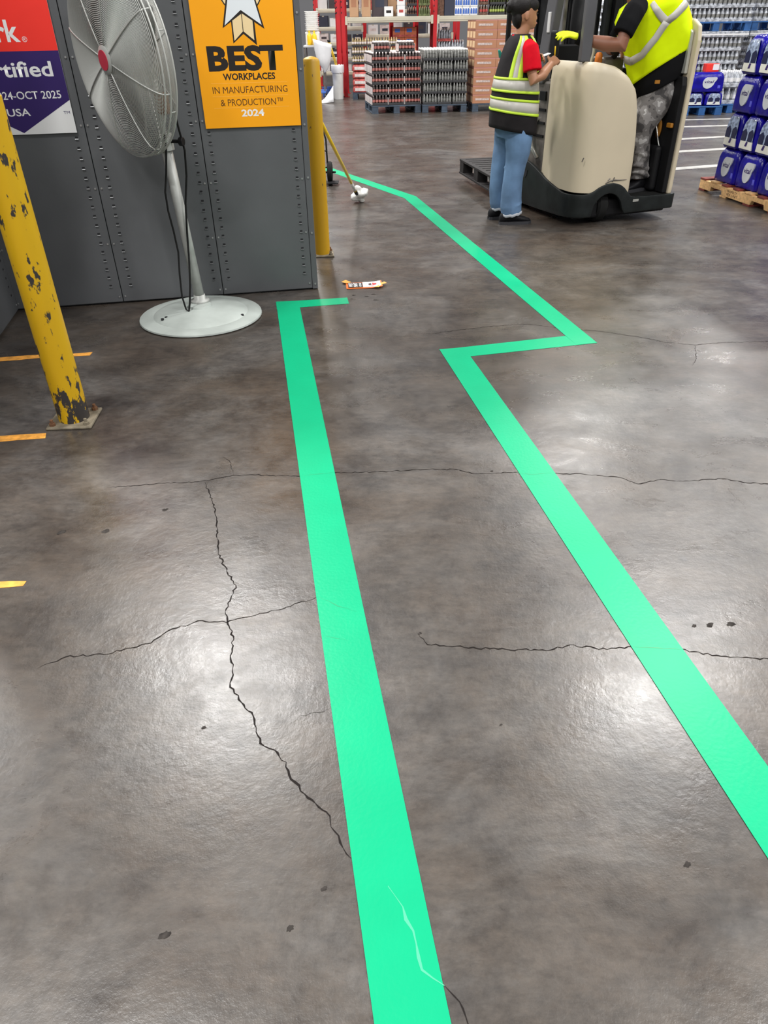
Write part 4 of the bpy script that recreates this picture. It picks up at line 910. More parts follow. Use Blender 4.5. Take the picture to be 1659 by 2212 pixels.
# ------------------------------------------------------------------ blue bottled water stack on a wooden pallet (right)
BP = Vector((3.2747, 7.7903, 0)); BR = atan2(-.98654, .16350)         # local x runs along the visible face towards the viewer, local y runs into the stack
BM = Matrix.Translation(BP) @ Matrix.Rotation(BR, 4, 'Z')
wpal = thing('wooden_pallet', 'light wooden pallet with red stained boards under the blue water cases', 'pallet', BP, BR)
for y in (0, .48, .96):
    pts = [(-.03, .016), (.17, .016), (.18, .055), (.36, .055), (.38, .016), (.84, .016), (.86, .055), (1.04, .055), (1.06, .016), (1.22, .016), (1.22, .098), (-.03, .098)]
    MB().prism(pts, y, y + .04).build('stringer', M['wood'], wpal, bevel=.003)
for k in range(7):
    x = -.03 + 1.15 * k / 6; MB().box(x, x + .10, -.005, 1.005, .098, .115).build('deck_board', M['redwood'] if k in (0, 2, 3, 5) else M['wood'], wpal, bevel=.003)
for k in range(4):
    x = -.03 + 1.15 * k / 3; MB().box(x, x + .10, 0, 1.0, 0, .016).build('bottom_board', M['redwood'] if k != 1 else M['wood'], wpal, bevel=.002)
text_mesh('PROPERTY', .46, .62, .060, .082, -.001, M['ink'], 'stamp', wpal); text_mesh('PER UNIT', .46, .64, .030, .052, -.001, M['ink'], 'stamp', wpal)

def film_box(w, d, h, n=10, amp=.006, top=.035):
    """shrink film: rounded box pulled in towards a narrower bottle top"""
    rings = []
    for k, (z, ins) in enumerate(((.0, .010), (.015, .0), (h * .25, .0), (h * .5, .002), (h * .68, .004), (h * .80, .009), (h * .90, .021), (h * .97, .036), (h, .060))):
        ring = []; W = w / 2 - ins; Dp = d / 2 - ins; r = .035
        for sx, sy, a0 in ((1, -1, -90), (1, 1, 0), (-1, 1, 90), (-1, -1, 180)):
            for j in range(4):
                a = radians(a0 + 30 * j); ring.append(Vector((sx * (W - r) + r * cos(a), sy * (Dp - r) + r * sin(a), z + amp * sin(j * 2.1 + k * 1.7 + a0))))
            # edge midpoints with scallops from the bottles inside
            nx = {(1, -1): (W, -Dp, 0, 1), (1, 1): (W, Dp, -1, 0), (-1, 1): (-W, Dp, 0, -1), (-1, -1): (-W, -Dp, 1, 0)}[(sx, sy)]
            L = (2 * Dp if nx[2] == 0 else 2 * W) - 2 * r
            for j in range(1, 8):
                t = j / 8; sc = -.007 * abs(sin(t * pi * 4)) if 0 < k else 0
                if nx[2] == 0: ring.append(Vector((sx * (W + sc), sy * (Dp - r) * (1 - 2 * t) if True else 0, z)))
                else: ring.append(Vector((sx * (W - r) * (1 - 2 * t), sy * (Dp + sc), z)))
        rings.append(ring)
    return MB().loft(rings)
# logo side (long) case: .345 x .25
def drop(cx, cz, s, lean=.35):
    pts = []
    for i in range(26):
        a = 2 * pi * i / 26; x = .052 * cos(a); z = .078 * sin(a)
        if z > 0: x = x * (1 + .45 * z / .078) + .022 * z / .078
        z = min(z, .062)
        pts.append((cx + (x + lean * .25 * z) * s, cz + z * s))
    return pts
CW, CD, CH = .345, .25, .297
ca = thing('water_case', '', 'water case'); ca['group'] = 'blue cases of bottled water on the wooden pallet'
film_box(CW, CD, CH).build('film', M['blue'], ca, True)
lg = MB().prism(drop(-.0, .148, 1.22), -CD / 2 - .0055, -CD / 2 + .01).build('logo_panel', M['logo'], ca)
o = text_mesh('vital', -.048, .055, .135, .178, -CD / 2 - .0062, M['navy'], 'logo_lettering', lg, bold=.02, shear=.2)
MB().box(.105, .133, -CD / 2 - .002, -CD / 2 + .005, .055, .10).build('data_label', M['bluelite'], ca)
for sy in (1,): MB().prism(drop(0, .145, 1.0), CD / 2 - .01, CD / 2 + .004).build('logo_panel', M['logo'], ca)
# end-on case: .25 wide with clear window, white band
cb = thing('water_case', '', 'water case'); cb['group'] = ca['group']
film_box(CD, CW, CH).build('film', M['blue'], cb, True)
win = MB(); rows = []
for z, hw in ((.085, .090), (.15, .088), (.20, .084), (.235, .075), (.262, .055)):
    ins = lerp_tab([(.0, 0), (.15, .002), (.2, .004), (.24, .009), (.27, .022)], z); rows.append([(hw * (i / 8 - 1), -CW / 2 + ins - .006 - .004 * abs(cos(i * pi / 4)), z) for i in range(17)])
win.loft(rows, False, closed=False); w_ = win.build('clear_window', M['clear'], cb, True)
for s_ in (-1, 1):
    MB().prism([(s_ * .048 - .036, .088), (s_ * .048 + .030, .088), (s_ * .048 + .034, .15), (s_ * .048 + .006, .185), (s_ * .048 - .034, .16)], -CW / 2 - .012, -CW / 2 - .006).build('dark_bottle', M['darkwin'], w_)
MB().prism([(-.092, .022), (.098, .018), (.085, .085), (-.088, .088)], -CW / 2 - .010, -CW / 2 + .01).build('white_band', M['cap'], cb, bevel=.003)
MB().prism([(-.010, .045), (.020, .045), (.030, .082), (.006, .086)], -CW / 2 - .012, -CW / 2 - .010).build('band_print', M['navy'], cb)
ORD = ('bottom', 'second', 'third', 'top'); POSN = ('far left', 'second', 'third', 'nearest'); used = set()
z0 = .116
for tier in range(4):
    long_ = tier % 2 == 0; pit = .352 if long_ else .258; n = 3 if long_ else 4; src = ca if long_ else cb; s0 = (.118, .135, .150, .165)[tier]; dep = CD if long_ else CW
    for k in range(n):
        for row in range(3 if not long_ else 4):
            if 0 < row < (2 if not long_ else 3) and 0 < k < n - 1 and tier < 3: continue           # nothing of these is seen
            p = Vector((s0 + pit * (k + .5), .035 + dep * .5 + (dep + .018) * row, z0 + tier * .3005))
            lab = 'blue film water case, %s tier, %s along the face, %s' % (ORD[tier], POSN[k] if not (long_ and k == 2) else 'nearest', ('front row', 'second row back', 'third row back', 'rear row')[row])
            jr = random.uniform(-.012, .012)
            if src.get('placed') is None:
                src.location = BM @ p; src.rotation_euler = (0, 0, BR + jr); src['label'] = lab; src['placed'] = 1
            else: 
                r = dup(src, BM @ p, BR + jr, lab)
                if 'placed' in r: del r['placed']
if 'placed' in ca: del ca['placed']
if 'placed' in cb: del cb['placed']

# ------------------------------------------------------------------ bottle cases and cartons for the far racks
def bottle_case(name, nx, ny, w, d, h, bott, lab, cap, tray, end=None, n=6):
    t = thing(name, '', 'drinks case')
    MB().box(-w / 2, w / 2, -d / 2, d / 2, 0, h * .22).build('tray', tray, t, bevel=.004)
    m = MB(); px = w / nx; py = d / ny; r = min(px, py) * .47
    for i in range(nx):
        for j in range(ny):
            if 0 < i < nx - 1 and 0 < j < ny - 1: prof = [(r * .5, h * .60), (r * .46, h * .985), (.001, h)]; mi = 2
            c = Matrix.Translation((-w / 2 + px * (i + .5), -d / 2 + py * (j + .5), 0))
            m.lathe([(r * .95, h * .02), (r, h * .05), (r, h * .32)], n, 0, c, False); m.lathe([(r * 1.02, h * .32), (r * 1.02, h * .55)], n, 1, c, False)
            m.lathe([(r, h * .55), (r * .95, h * .64), (r * .55, h * .82), (r * .36, h * .88)], n, 0, c, False); m.lathe([(r * .42, h * .86), (r * .42, h * .99), (.001, h)], n, 2, c, False)
    tag(m.build('bottles', [bott, lab, cap], t, True), kind='stuff')
    if end:
        for s in (-1, 1): MB().box(s * (w / 2 + .002) - .003, s * (w / 2 + .002) + .003, -d / 2 + .004, d / 2 - .004, h * .05, h * .72).build('end_film', end, t, bevel=.003)
    return t
first = {}
def place(src, loc, rz, label, group, scale=None):
    if src.name not in first:
        first[src.name] = 1; src.location = loc; src.rotation_euler = (0, 0, rz); src['label'] = label; src['group'] = group
        if scale: src.scale = scale
        return src
    return dup(src, loc, rz, label, group, scale)
TIERS = ('bottom', 'second', 'third', 'fourth', 'fifth', 'sixth', 'seventh', 'eighth')
def pallet_load(org, rz, src, nx, ny, pw, pd, ph, tiers, z0, what, group, x0=0.0, y0=0.0, interior=False):
    Mx = Matrix.Translation(org) @ Matrix.Rotation(rz, 4, 'Z')
    cn = {2: ('left', 'right'), 3: ('left', 'middle', 'right'), 4: ('far left', 'centre left', 'centre right', 'far right'), 1: ('single',)}[nx]
    rn = {1: ('front row',), 2: ('front row', 'back row'), 3: ('front row', 'middle row', 'back row'), 4: ('front row', 'second row', 'third row', 'back row')}[ny]
    for t in range(tiers):
        off = (pw * .06 if t % 2 else 0)
        for i in range(nx):
            for j in range(ny):
                if not interior and 0 < i and j > 0 and t < tiers - 1: continue
                place(src, Mx @ Vector((x0 + pw * (i + .5) + random.uniform(-.006, .006), y0 + pd * (j + .5), z0 + ph * t)), rz + random.uniform(-.015, .015),
                      '%s, %s tier, %s stack, %s' % (what, TIERS[t], cn[i], rn[j]), group)
def slate_pallet(name, label, loc, rz, w, d, mt, h=.135):
    t = thing(name, label, 'pallet', loc, rz); plastic_pallet_parts(t, w, d, h, M[mt], 6); return t

# cola pallet, grey pallet, brown carton pallet in front of the red rack
R1 = radians(8)
slate_pallet('plastic_pallet', 'slate plastic pallet under the red and white cola cases', (-.095, 15.55, 0), R1, .95, 1.15, 'palnavy')
cola = bottle_case('cola_case', 5, 6, .300, .36, .178, M['cola'], M['colalabel'], M['whitecap'], M['tray'], M['colaend'])
pallet_load((-.095, 15.55, 0), R1, cola, 3, 3, .312, .375, .171, 5, .137, 'red and dark cola case on slate pallet', 'cola cases on the slate pallet', .004, .01)
for x, nm in ((.235, 'left'), (.70, 'right')):
    place(cola, Matrix.Translation((-.095, 15.55, 0)) @ Matrix.Rotation(R1, 4, 'Z') @ Vector((x - .03, .22, .137 + .171 * 5)), R1, 'red and dark cola case lying alone on top of the stack, %s one' % nm, 'cola cases on the slate pallet')
R2 = radians(3)
slate_pallet('plastic_pallet', 'dark slate plastic pallet under the grey bottle cases', (.865, 15.62, 0), R2, .86, 1.1, 'palnavy')
greyc = bottle_case('grey_bottle_case', 5, 6, .272, .355, .186, M['greybot'], M['greylab'], M['greycap'], M['tray'])
pallet_load((.865, 15.62, 0), R2, greyc, 3, 3, .284, .365, .178, 5, .137, 'grey and dark bottle case on dark slate pallet', 'grey bottle cases beside the cola cases', .004, .005)
slate_pallet('plastic_pallet', 'black plastic pallet under the tall brown carton stack', (1.83, 15.68, 0), R2, 1.2, 1.0, 'palnavy')
cart = thing('carton', '', 'carton')
MB().box(-.2, .2, -.16, .16, 0, .15).build('box', M['carton'], cart, bevel=.004); MB().box(-.2, .2, -.1602, .1602, .132, .151).build('lid_edge', M['cartonlid'], cart, bevel=.003)
MB().box(-.15, .12, -.1615, -.160, .055, .092).build('print', M['cartonprint'], cart); MB().box(-.2015, -.199, -.12, .12, .02, .12).build('lit_end', M['cartonlit'], cart)  # left end coloured paler to carry the light falling on that side
pallet_load((1.83, 15.68, 0), R2, cart, 3, 3, .402, .33, .1525, 9, .137, 'brown carton with grey print on tall stack', 'brown cartons on the tall stack', -.006, .005) if False else None
Mx = Matrix.Translation((1.83, 15.68, 0)) @ Matrix.Rotation(R2, 4, 'Z')
TT = TIERS + ('ninth',)
for t in range(9):
    for i in range(3):
        for j in range(3):
            if i > 0 and j > 0 and t < 8: continue
            if i == 0 and j == 0 and t == -1: continue
            place(cart, Mx @ Vector((-.005 + .402 * (i + .5) + random.uniform(-.004, .004), .165 + .326 * j, .137 + .1475 * t)), R2, 'brown carton with grey print, %s tier, %s stack, %s row' % (TT[t], ('left', 'middle', 'right')[i], ('front', 'middle', 'back')[j]), 'brown cartons on the tall stack', (1, 1, .967))

# red pallet rack with beige beams
def upright(name, label, x, y0, y1, h=3.2, w=.085):
    t = thing(name, label, 'rack frame', (x, y0, 0))
    for y in (0, y1 - y0):
        MB().box(-w / 2, w / 2, y - .035, y + .035, 0, h).build('post', M['redsteel'], t, bevel=.004); MB().box(-w / 2 - .04, w / 2 + .04, y - .06, y + .06, 0, .012).build('foot_plate', M['redsteel'], t)
    k = 0; z = .25
    while z < h - .5:
        a, b = (0, y1 - y0) if k % 2 == 0 else (y1 - y0, 0)
        MB().tube([(0, a, z), (0, b, z + .55)], .018, 6).build('brace', M['redsteel'], t); z += .6; k += 1
    for z in (1.62, 1.72, 1.82, 1.92): MB().box(-w / 2 - .001, -w / 2 + .02, -.037, -.034, z, z + .03).build('slot', M['slotdark'], t)
    return t
for x, y, y1, lab in ((-.735, 19.45, 20.55, 'red rack frame nearest the white bin, left end of the beige shelf'), (1.335, 19.45, 20.55, 'red rack frame above the grey bottle cases'), (4.10, 19.45, 20.55, 'red rack frame hidden mostly behind the lift truck'),
                     (-1.55, 22.2, 23.2, 'red rack frame far left beside the white foam trays'), (-.30, 22.2, 23.2, 'red rack frame in the second aisle above the gold can cases'), (.38, 20.8, 21.8, 'red rack frame just left of the orange cases'), (.98, 20.8, 21.8, 'red rack frame just right of the orange cases'), (2.12, 22.2, 23.2, 'red rack frame behind the clear bottle cases'), (-.845, 19.45, 20.55, 'red rack frame standing back to back with the nearest frame, its left neighbour'), (-.93, 20.75, 21.75, 'red rack frame just behind the paired frames beside the white bin')):
    upright('rack_frame', lab, x, y, y1)
def beam(x0, x1, y, z0, z1, lab, n_front=True):
    t = thing('rack_beam', lab, 'rack beam', (x0, y, z0)); L = x1 - x0
    MB().box(0, L, -.03, .03, 0, z1 - z0).build('front_face', M['beam'], t, bevel=.012); MB().box(0, L, -.034, -.028, (z1 - z0) * .30, (z1 - z0) * .36).build('lip', M['deck'], t)
    for x in (-.002, L - .05): MB().box(x, x + .05, -.04, .04, -.03, z1 - z0 + .02).build('end_bracket', M['beam'], t)
beam(-.69, 1.29, 19.44, 1.44, 1.55, 'beige shelf beam above the cola cases, left bay'); beam(1.38, 4.05, 19.44, 1.44, 1.55, 'beige shelf beam above the brown carton stack, right bay')
beam(-.69, 1.29, 20.55, 1.44, 1.55, 'rear beige shelf beam of the left bay'); beam(1.38, 4.05, 20.55, 1.44, 1.55, 'rear beige shelf beam of the right bay')
for x0, x1, lab in ((-.69, 1.29, 'shelf deck of the left bay under the tan cartons'), (1.38, 4.05, 'shelf deck of the right bay under the blue and white cases')):
    t = thing('shelf_deck', lab, 'shelf', (x0, 19.47, 1.53)); k = 0; x = 0
    while x < x1 - x0 - .1:
        MB().box(x, min(x + .14, x1 - x0), 0, 1.05, 0, .022).build('deck_board', M['deck'], t); x += .155
for z in (.30, .62, .95, 1.28, 1.66, 2.02): beam(-1.52, -.33, 22.18, z, z + .09, 'beige beam of the far left rack at %s' % {.30: 'ankle height', .62: 'knee height', .95: 'waist height', 1.28: 'chest height', 1.66: 'head height', 2.02: 'overhead height'}[z])
for z in (1.10, 1.62): beam(-.26, 2.0, 22.18, z, z + .09, 'far beige beam behind the cola cases, %s one' % ('lower' if z < 1.2 else 'upper'))

# goods on the shelf
def carton(name, mt, w, d, h, loc, lab, cat='carton', strip=None, face=None):
    t = thing(name, lab, cat, loc); MB().box(-w / 2, w / 2, 0, d, 0, h).build('box', M[mt], t, bevel=.006)
    MB().box(-.024, .024, -.0012, d + .001, h * .9, h + .0015).build('tape', M[strip or 'beam'], t)
    if face: MB().box(-w * .28, w * .28, -.002, 0, h * .35, h * .62).build('print', M[face], t)
    return t
SY = 19.50; SZ = 1.553
carton('carton', 'tan', .20, .5, .52, (-.49, SY, SZ), 'tall tan carton at the left end of the beige shelf', face='carton'); carton('carton', 'tan', .20, .5, .52, (-.215, SY, SZ), 'tall tan carton second from the left on the shelf', face='carton')
carton('carton', 'darkbox', .36, .5, .50, (.09, SY + .12, SZ), 'wide dark carton behind the small white box on the shelf', strip='darkbox', face='navybox')
carton('carton', 'tan', .19, .3, .45, (.37, SY + .30, SZ), 'tan carton behind the small white box, right of dark carton')
carton('white_carton', 'white', .20, .25, .185, (.29, SY - .02, SZ), 'small white carton with dark mark at the shelf edge', face='signblack', strip='white')
carton('white_carton', 'white', .17, .3, .20, (.57, SY, SZ), 'lower white carton of the pair stacked on the shelf', face='redpack', strip='white'); carton('white_carton', 'white', .17, .3, .22, (.57, SY, SZ + .202), 'upper white carton of the pair stacked on the shelf', face='redpack', strip='white')
dk = bottle_case('dark_bottle_case', 4, 4, .22, .26, .19, M['brownbot'], M['cola'], M['tray'], M['tray']); gn = bottle_case('green_bottle_case', 5, 4, .25, .26, .19, M['greenbot'], M['greenbot'], M['greenbot'], M['greenbot'])
for k, nm in enumerate(('lower', 'middle', 'upper')):
    place(dk, (.815, SY + .14, SZ + .192 * k), 0, 'dark brown bottle case, %s of three beside the green case' % nm, 'dark bottle cases on the shelf'); place(gn, (1.09, SY + .14, SZ + .192 * k), 0, 'olive green bottle case, %s of three beside red frame' % nm, 'green bottle cases on the shelf')
carton('carton', 'brownbot', .14, .3, .5, (1.46, SY, SZ), 'narrow dark brown carton right of the red rack frame', strip='brownbot'); carton('carton', 'navybox', .22, .4, .42, (1.65, SY, SZ), 'dark navy carton left of the blue and white packs', strip='navybox')
bw = thing('detergent_pack', '', 'pack'); MB().box(-.083, .083, 0, .22, 0, .155).build('film', M['white'], bw, bevel=.008)
for k in range(3): MB().prism([(-.075 + .052 * k, .03), (-.030 + .052 * k, .03), (-.034 + .052 * k, .115), (-.060 + .052 * k, .14), (-.073 + .052 * k, .10)], -.004, 0).build('blue_label', M['bluetext'], bw)
for k in range(3):
    for j, nm in enumerate(('bottom', 'middle', 'top')): place(bw, (1.855 + .174 * k, SY, SZ + .158 * j), 0, 'blue and white pack, %s of the %s column on the shelf' % (nm, ('left', 'middle', 'right')[k]), 'blue and white packs on the shelf')
bb = bottle_case('brown_bottle_case', 3, 4, .18, .26, .19, M['brownbot'], M['redpack'], M['greycap'], M['brownbot']); dg = bottle_case('dark_green_bottle_case', 6, 4, .34, .26, .19, M['dkgreen'], M['dkgreen'], M['tray'], M['tray'])
dl = bottle_case('lime_label_bottle_case', 6, 4, .34, .26, .19, M['dkgreen'], M['lime'], M['tray'], M['tray'])
for k, nm in enumerate(('lower', 'middle', 'upper')):
    place(bb, (2.43, SY + .14, SZ + .192 * k), 0, 'reddish brown bottle case, %s of three behind the person' % nm, 'brown bottle cases on the shelf')
    place(dl if k == 0 else dg, (2.73, SY + .14, SZ + .192 * k), 0, ('dark green bottle case with lime labels, above the brown cartons' if k == 0 else 'dark green bottle case, %s of three behind the person' % nm), 'dark green bottle cases on the shelf')
    place(dg, (3.10, SY + .14, SZ + .192 * k), 0, 'dark green bottle case, %s of three behind the truck mast' % nm, 'dark green bottle cases on the shelf'); place(gn, (3.48, SY + .14, SZ + .192 * k), 0, 'olive bottle case, %s of three seen between the mast channels' % nm, 'green bottle cases on the shelf')
# loads standing under the shelf
slate_pallet('plastic_pallet', 'slate pallet under the red film packs beside the red rack foot', (-.56, 18.75, 0), 0, 1.05, 1.0, 'palnavy')
rpk = thing('red_film_pack', '', 'drinks case'); film_box(.34, .30, .135).build('film', M['redpack'], rpk, True); MB().box(-.12, .12, -.1535, -.148, .03, .085).build('pale_band', M['colaend'], rpk)
gcn = bottle_case('gold_can_case', 6, 5, .33, .28, .16, M['goldcan'], M['colaend'], M['goldcan'], M['tray'])
for i in range(3):
    for t in range(4): place(rpk, (-.38 + .345 * i, 18.93, .137 + .137 * t), 0, 'red film drink pack, %s tier, %s column beside the rack foot' % (TIERS[t], ('left', 'middle', 'right')[i]), 'red film packs under the shelf')
    for t in range(3): place(gcn, (-.38 + .345 * i, 18.93, .69 + .162 * t), 0, 'gold and cream can case, %s of three tiers, %s column under shelf' % (('lower', 'middle', 'upper')[t], ('left', 'middle', 'right')[i]), 'gold can cases under the shelf')
slate_pallet('plastic_pallet', 'slate pallet under the orange cases behind the cola stack', (.36, 19.7, 0), 0, .62, .9, 'palnavy')
oc = thing('orange_case', '', 'drinks case'); MB().box(-.135, .135, -.15, .15, 0, .20).build('box', M['orangecase'], oc, bevel=.006); MB().box(-.09, .03, -.153, -.149, .10, .17).build('print', M['bluetext'], oc); MB().box(-.136, .136, -.1515, -.149, .02, .05).build('band', M['redpack'], oc)
for i in range(2):
    for t in range(6): place(oc, (.52 + .275 * i, 19.9, .137 + .203 * t), 0, 'orange case with blue print, %s tier, %s column under the shelf' % (TIERS[t], ('left', 'right')[i]), 'orange cases under the shelf')
slate_pallet('plastic_pallet', 'slate pallet under the clear bottle cases behind the grey stack', (1.42, 19.7, 0), 0, .66, .9, 'palnavy')
cc = bottle_case('clear_bottle_case', 5, 5, .30, .30, .26, M['clearwater'], M['clearwater'], M['whitecap'], M['redpack'])
for i in range(2):
    for t in range(5 - i): place(cc, (1.58 + .315 * i, 19.88, .137 + .232 * t), 0, 'clear bottle case, %s tier, %s column under the right bay' % (TIERS[t], ('left', 'right')[i]), 'clear bottle cases under the shelf')
# second aisle goods glimpsed through the rack
pal = ['white', 'redpack', 'darkbox', 'greylab', 'colaend', 'tan', 'navybox', 'carton', 'white', 'greybot']
wd_ = {'white': 'white', 'redpack': 'red', 'darkbox': 'dark', 'greylab': 'grey', 'colaend': 'pale pink', 'tan': 'tan', 'navybox': 'navy', 'carton': 'brown', 'greybot': 'dark grey'}
hts = ((.39, .22, 'ankle height'), (.71, .23, 'knee height'), (1.04, .23, 'waist height'), (1.37, .27, 'chest height'), (1.75, .26, 'head height'))
n = 0
for z, h, nm in hts:
    for k in range(4):
        mt = pal[(n * 3 + k) % len(pal)]; hh = h * random.uniform(.65, .95)
        carton('carton', mt, .24, .4, hh, (-1.36 + .29 * k, 22.25, z), '%s box on far left rack at %s, %s' % (wd_[mt], nm, ('leftmost', 'second from left', 'third from left', 'rightmost')[k]), 'box', face=pal[(n + k + 4) % len(pal)]); n += 1
for z, h, nm in ((1.19, .34, 'lower beam'), (1.71, .30, 'upper beam')):
    for k in range(7):
        mt = pal[(n * 3 + k) % len(pal)]; hh = h * random.uniform(.6, .95)
        carton('carton', mt, .26, .4, hh, (-.08 + .31 * k, 22.25, z), '%s box on far %s, position %s from the left' % (wd_[mt], nm, ('one', 'two', 'three', 'four', 'five', 'six', 'seven')[k]), 'box', face=pal[(n + k + 4) % len(pal)]); n += 1

# ------------------------------------------------------------------ cleaning corner at far left: trays, yellow bottles, bags, bin
jc = thing('janitor_cart', 'grey janitor cart with white waste bag hanging at its front', 'cart', (-1.36, 18.65, 0))
MB().box(-.22, .22, -.30, .30, 1.02, 1.06).build('top_shelf', M['greylabel'], jc, bevel=.01); MB().box(-.22, .22, -.30, .30, .16, .20).build('bottom_shelf', M['bluetext'], jc, bevel=.01)
for x in (-.20, .20):
    for y in (-.27, .27):
        MB().cyl((x, y, .10), (x, y, 1.02), .015, n=8).build('leg', M['mech'], jc); MB().cyl((x - .015, y, .055), (x + .015, y, .055), .054, n=14).build('caster', M['black'], jc)
bag = MB(); rg = []
for z, a, b in ((1.12, .20, .15), (1.05, .19, .15), (.92, .175, .15), (.80, .15, .14), (.70, .11, .10), (.62, .05, .05), (.60, .01, .01)):
    rg.append([Vector((.20 + a * cos(2 * pi * i / 24) * (1 + .06 * sin(5 * i)), -.34 + b * sin(2 * pi * i / 24) * (1 + .05 * sin(4 * i)), z - .05 * (cos(2 * pi * i / 24)) + .01 * sin(3 * i))) for i in range(24)])
bag.loft(rg).build('waste_bag', M['whitefilm'], jc, True)
ft = thing('foam_tray', '', 'tray'); m = MB()
m.loft([ering((0, 0, 0), .12, .15, 20, 5), ering((0, 0, .02), .135, .165, 20, 5), ering((0, 0, .026), .147, .178, 20, 5), ering((0, 0, .034), .147, .178, 20, 5)]); m.build('tray', M['foam'], ft, bevel=.003)
for k in range(10): place(ft, (-1.385 + random.uniform(-.006, .006), 18.68, 1.305 + .036 * k), random.uniform(-.03, .03), 'white foam tray in the tall stack, %s from the bottom' % (TT + ('tenth',))[k].replace('bottom', 'first'), 'white foam trays stacked on the cart')
cr = thing('tray_crate', 'pale crate on the janitor cart under the foam trays', 'crate', (-1.385, 18.70, 1.06)); MB().box(-.15, .15, -.15, .15, 0, .245).build('crate', M['offwhite'], cr, bevel=.02)
MB().box(-.152, .152, -.152, .152, .20, .23).build('rim', M['white'], cr, bevel=.008)
yb = thing('yellow_bottle', '', 'bottle'); MB().lathe([(.045, 0), (.05, .02), (.05, .17), (.035, .20), (.018, .21), (.018, .235), (.001, .24)], 16).build('bottle', M['yellowp'], yb, True); MB().lathe([(.02, .23), (.02, .26), (.001, .262)], 12).build('cap', M['yellowp'], yb)
place(yb, (-1.44, 18.44, 1.06), 0, 'left yellow bottle on the janitor cart', 'yellow bottles on the cart'); place(yb, (-1.335, 18.44, 1.06), 0, 'right yellow bottle on the janitor cart', 'yellow bottles on the cart')
wbn = thing('waste_bin', 'tall white bin lined with a white bag beside the red rack', 'bin', (-.885, 18.93, 0))
autosmooth(MB().lathe([(.105, .0), (.110, .02), (.128, .62), (.134, .66), (.128, .66), (.10, .60), (.001, .60)], 24).build('bin', M['offwhite'], wbn))
rg = []
for z, r in ((.52, .139), (.58, .146), (.655, .146), (.672, .136), (.66, .125)): rg.append([Vector((r * cos(2 * pi * i / 28) * (1 + .03 * sin(5 * i)), r * sin(2 * pi * i / 28) * (1 + .03 * sin(4 * i)), z + .012 * sin(3.3 * i))) for i in range(28)])
MB().loft(rg, False).build('bag_rim', M['whitefilm'], wbn, True)
for x, lab in ((-.955, 'left yellow broom handle leaning out of the white bin'), (-.925, 'right yellow broom handle leaning out of the white bin')):
    t = thing('broom', lab, 'broom', (x, 18.9, 0)); MB().tube([(.05, .02, .605), (-.115, -.02, 1.12)], .011, 8).build('handle', M['yellowp'], t, True); MB().tube([(-.108, -.018, 1.10), (-.12, -.021, 1.135)], .014, 8, round_ends=True).build('grip', M['black'], t, True)
sh = thing('plastic_sheet', 'crumpled translucent white plastic sheet on the floor beside the bin', 'plastic sheet', (-1.16, 18.10, 0)); rows = []
for i in range(9):
    rows.append([(-.26 + .46 * j / 12 , -.16 + .30 * i / 8 + .03 * sin(j * 1.3), max(.004, (.30 * max(0, (j - 5) / 7) ** 1.3 + .05 * noise.noise((i * .6, j * .7, 1)) + .03) * sin(pi * min(1, max(.02, i / 8))) )) for j in range(13)])
m = MB(); m.loft(rows, False, closed=False); o = m.build('sheet', M['whitefilm'], sh, True); s_ = o.modifiers.new('s', 'SOLIDIFY'); s_.thickness = .003
bp_ = thing('blue_bucket', 'small blue bucket on the floor behind the plastic sheet', 'bucket', (-1.15, 19.25, 0)); autosmooth(MB().lathe([(.09, 0), (.12, .22), (.125, .22), (.115, .02), (.001, .02)], 20).build('bucket', M['bluetext'], bp_)); MB().torus((0, 0, .22), (0, 0, 1), .122, .006, 24, 5).build('rim', M['bluetext'], bp_)

# ------------------------------------------------------------------ mop and cart behind the right bollard
mp_ = thing('mop', 'yellow mop handle with crumpled white head leaning behind the bollard', 'mop', (-.188, 7.45, 0))
_a = Vector((-0.208, 7.420, 0.070)) - mp_.location; _b = Vector((-0.468, 5.650, 1.026)) - mp_.location
MB().tube([_a + (_b - _a) * .06, _b], .0135, 10).build('handle', M['bollR'] if False else M['yellowp'], mp_, True)
MB().tube([_a + (_b - _a) * .075, _a + (_b - _a) * .17], .0145, 10).build('white_section', M['offwhite'], mp_, True)
MB().tube([_a + (_b - _a) * .022, _a + (_b - _a) * .06], .017, 10).build('clamp', M['black'], mp_, True)
m = MB(); m.ell((.0, 0, .070), (.072, .072, .070), 24); o = m.build('mop_head', M['rag'], mp_, True)
for v in o.data.vertices:
    nn = noise.noise(v.co * 16) * .040 + noise.noise(v.co * 40) * .012; d = (v.co - Vector((0, 0, .066))).normalized(); v.co += d * nn; v.co.z = max(v.co.z, .002)
ht = thing('hand_truck', 'black wheeled hand truck half hidden behind the right bollard', 'hand truck', (-.655, 8.50, 0))
for x in (.125, -.17):
    WM = Matrix.Translation((x, 0, .108)) @ Matrix.Rotation(radians(90), 4, 'Y') @ Matrix.Rotation(radians(0), 4, 'X')
    w_ = autosmooth(MB().lathe([(.045, -.02), (.08, -.028), (.100, -.024), (.108, -.010), (.108, .010), (.100, .024), (.08, .028), (.045, .02)], 28, M=WM).build('wheel', M['blackrub'], ht)); MB().lathe([(.001, -.015), (.045, -.018), (.045, .018), (.001, .015)], 18, M=WM).build('hub', M['mech'], w_)
MB().cyl((-.19, 0, .108), (.19, 0, .108), .010, n=10).build('axle', M['black'], ht)
MB().box(-.17, .22, -.20, -.03, .02, .03).build('toe_plate', M['black'], ht)
MB().tube([(.108, -.05, .03), (.103, -.01, .25), (.099, .0, .43), (.075, .008, .51), (.0, .012, .55), (-.085, .008, .51), (-.13, .0, .43), (-.135, -.05, .03)], .009, 8).build('rail_hoop', M['black'], ht, True)
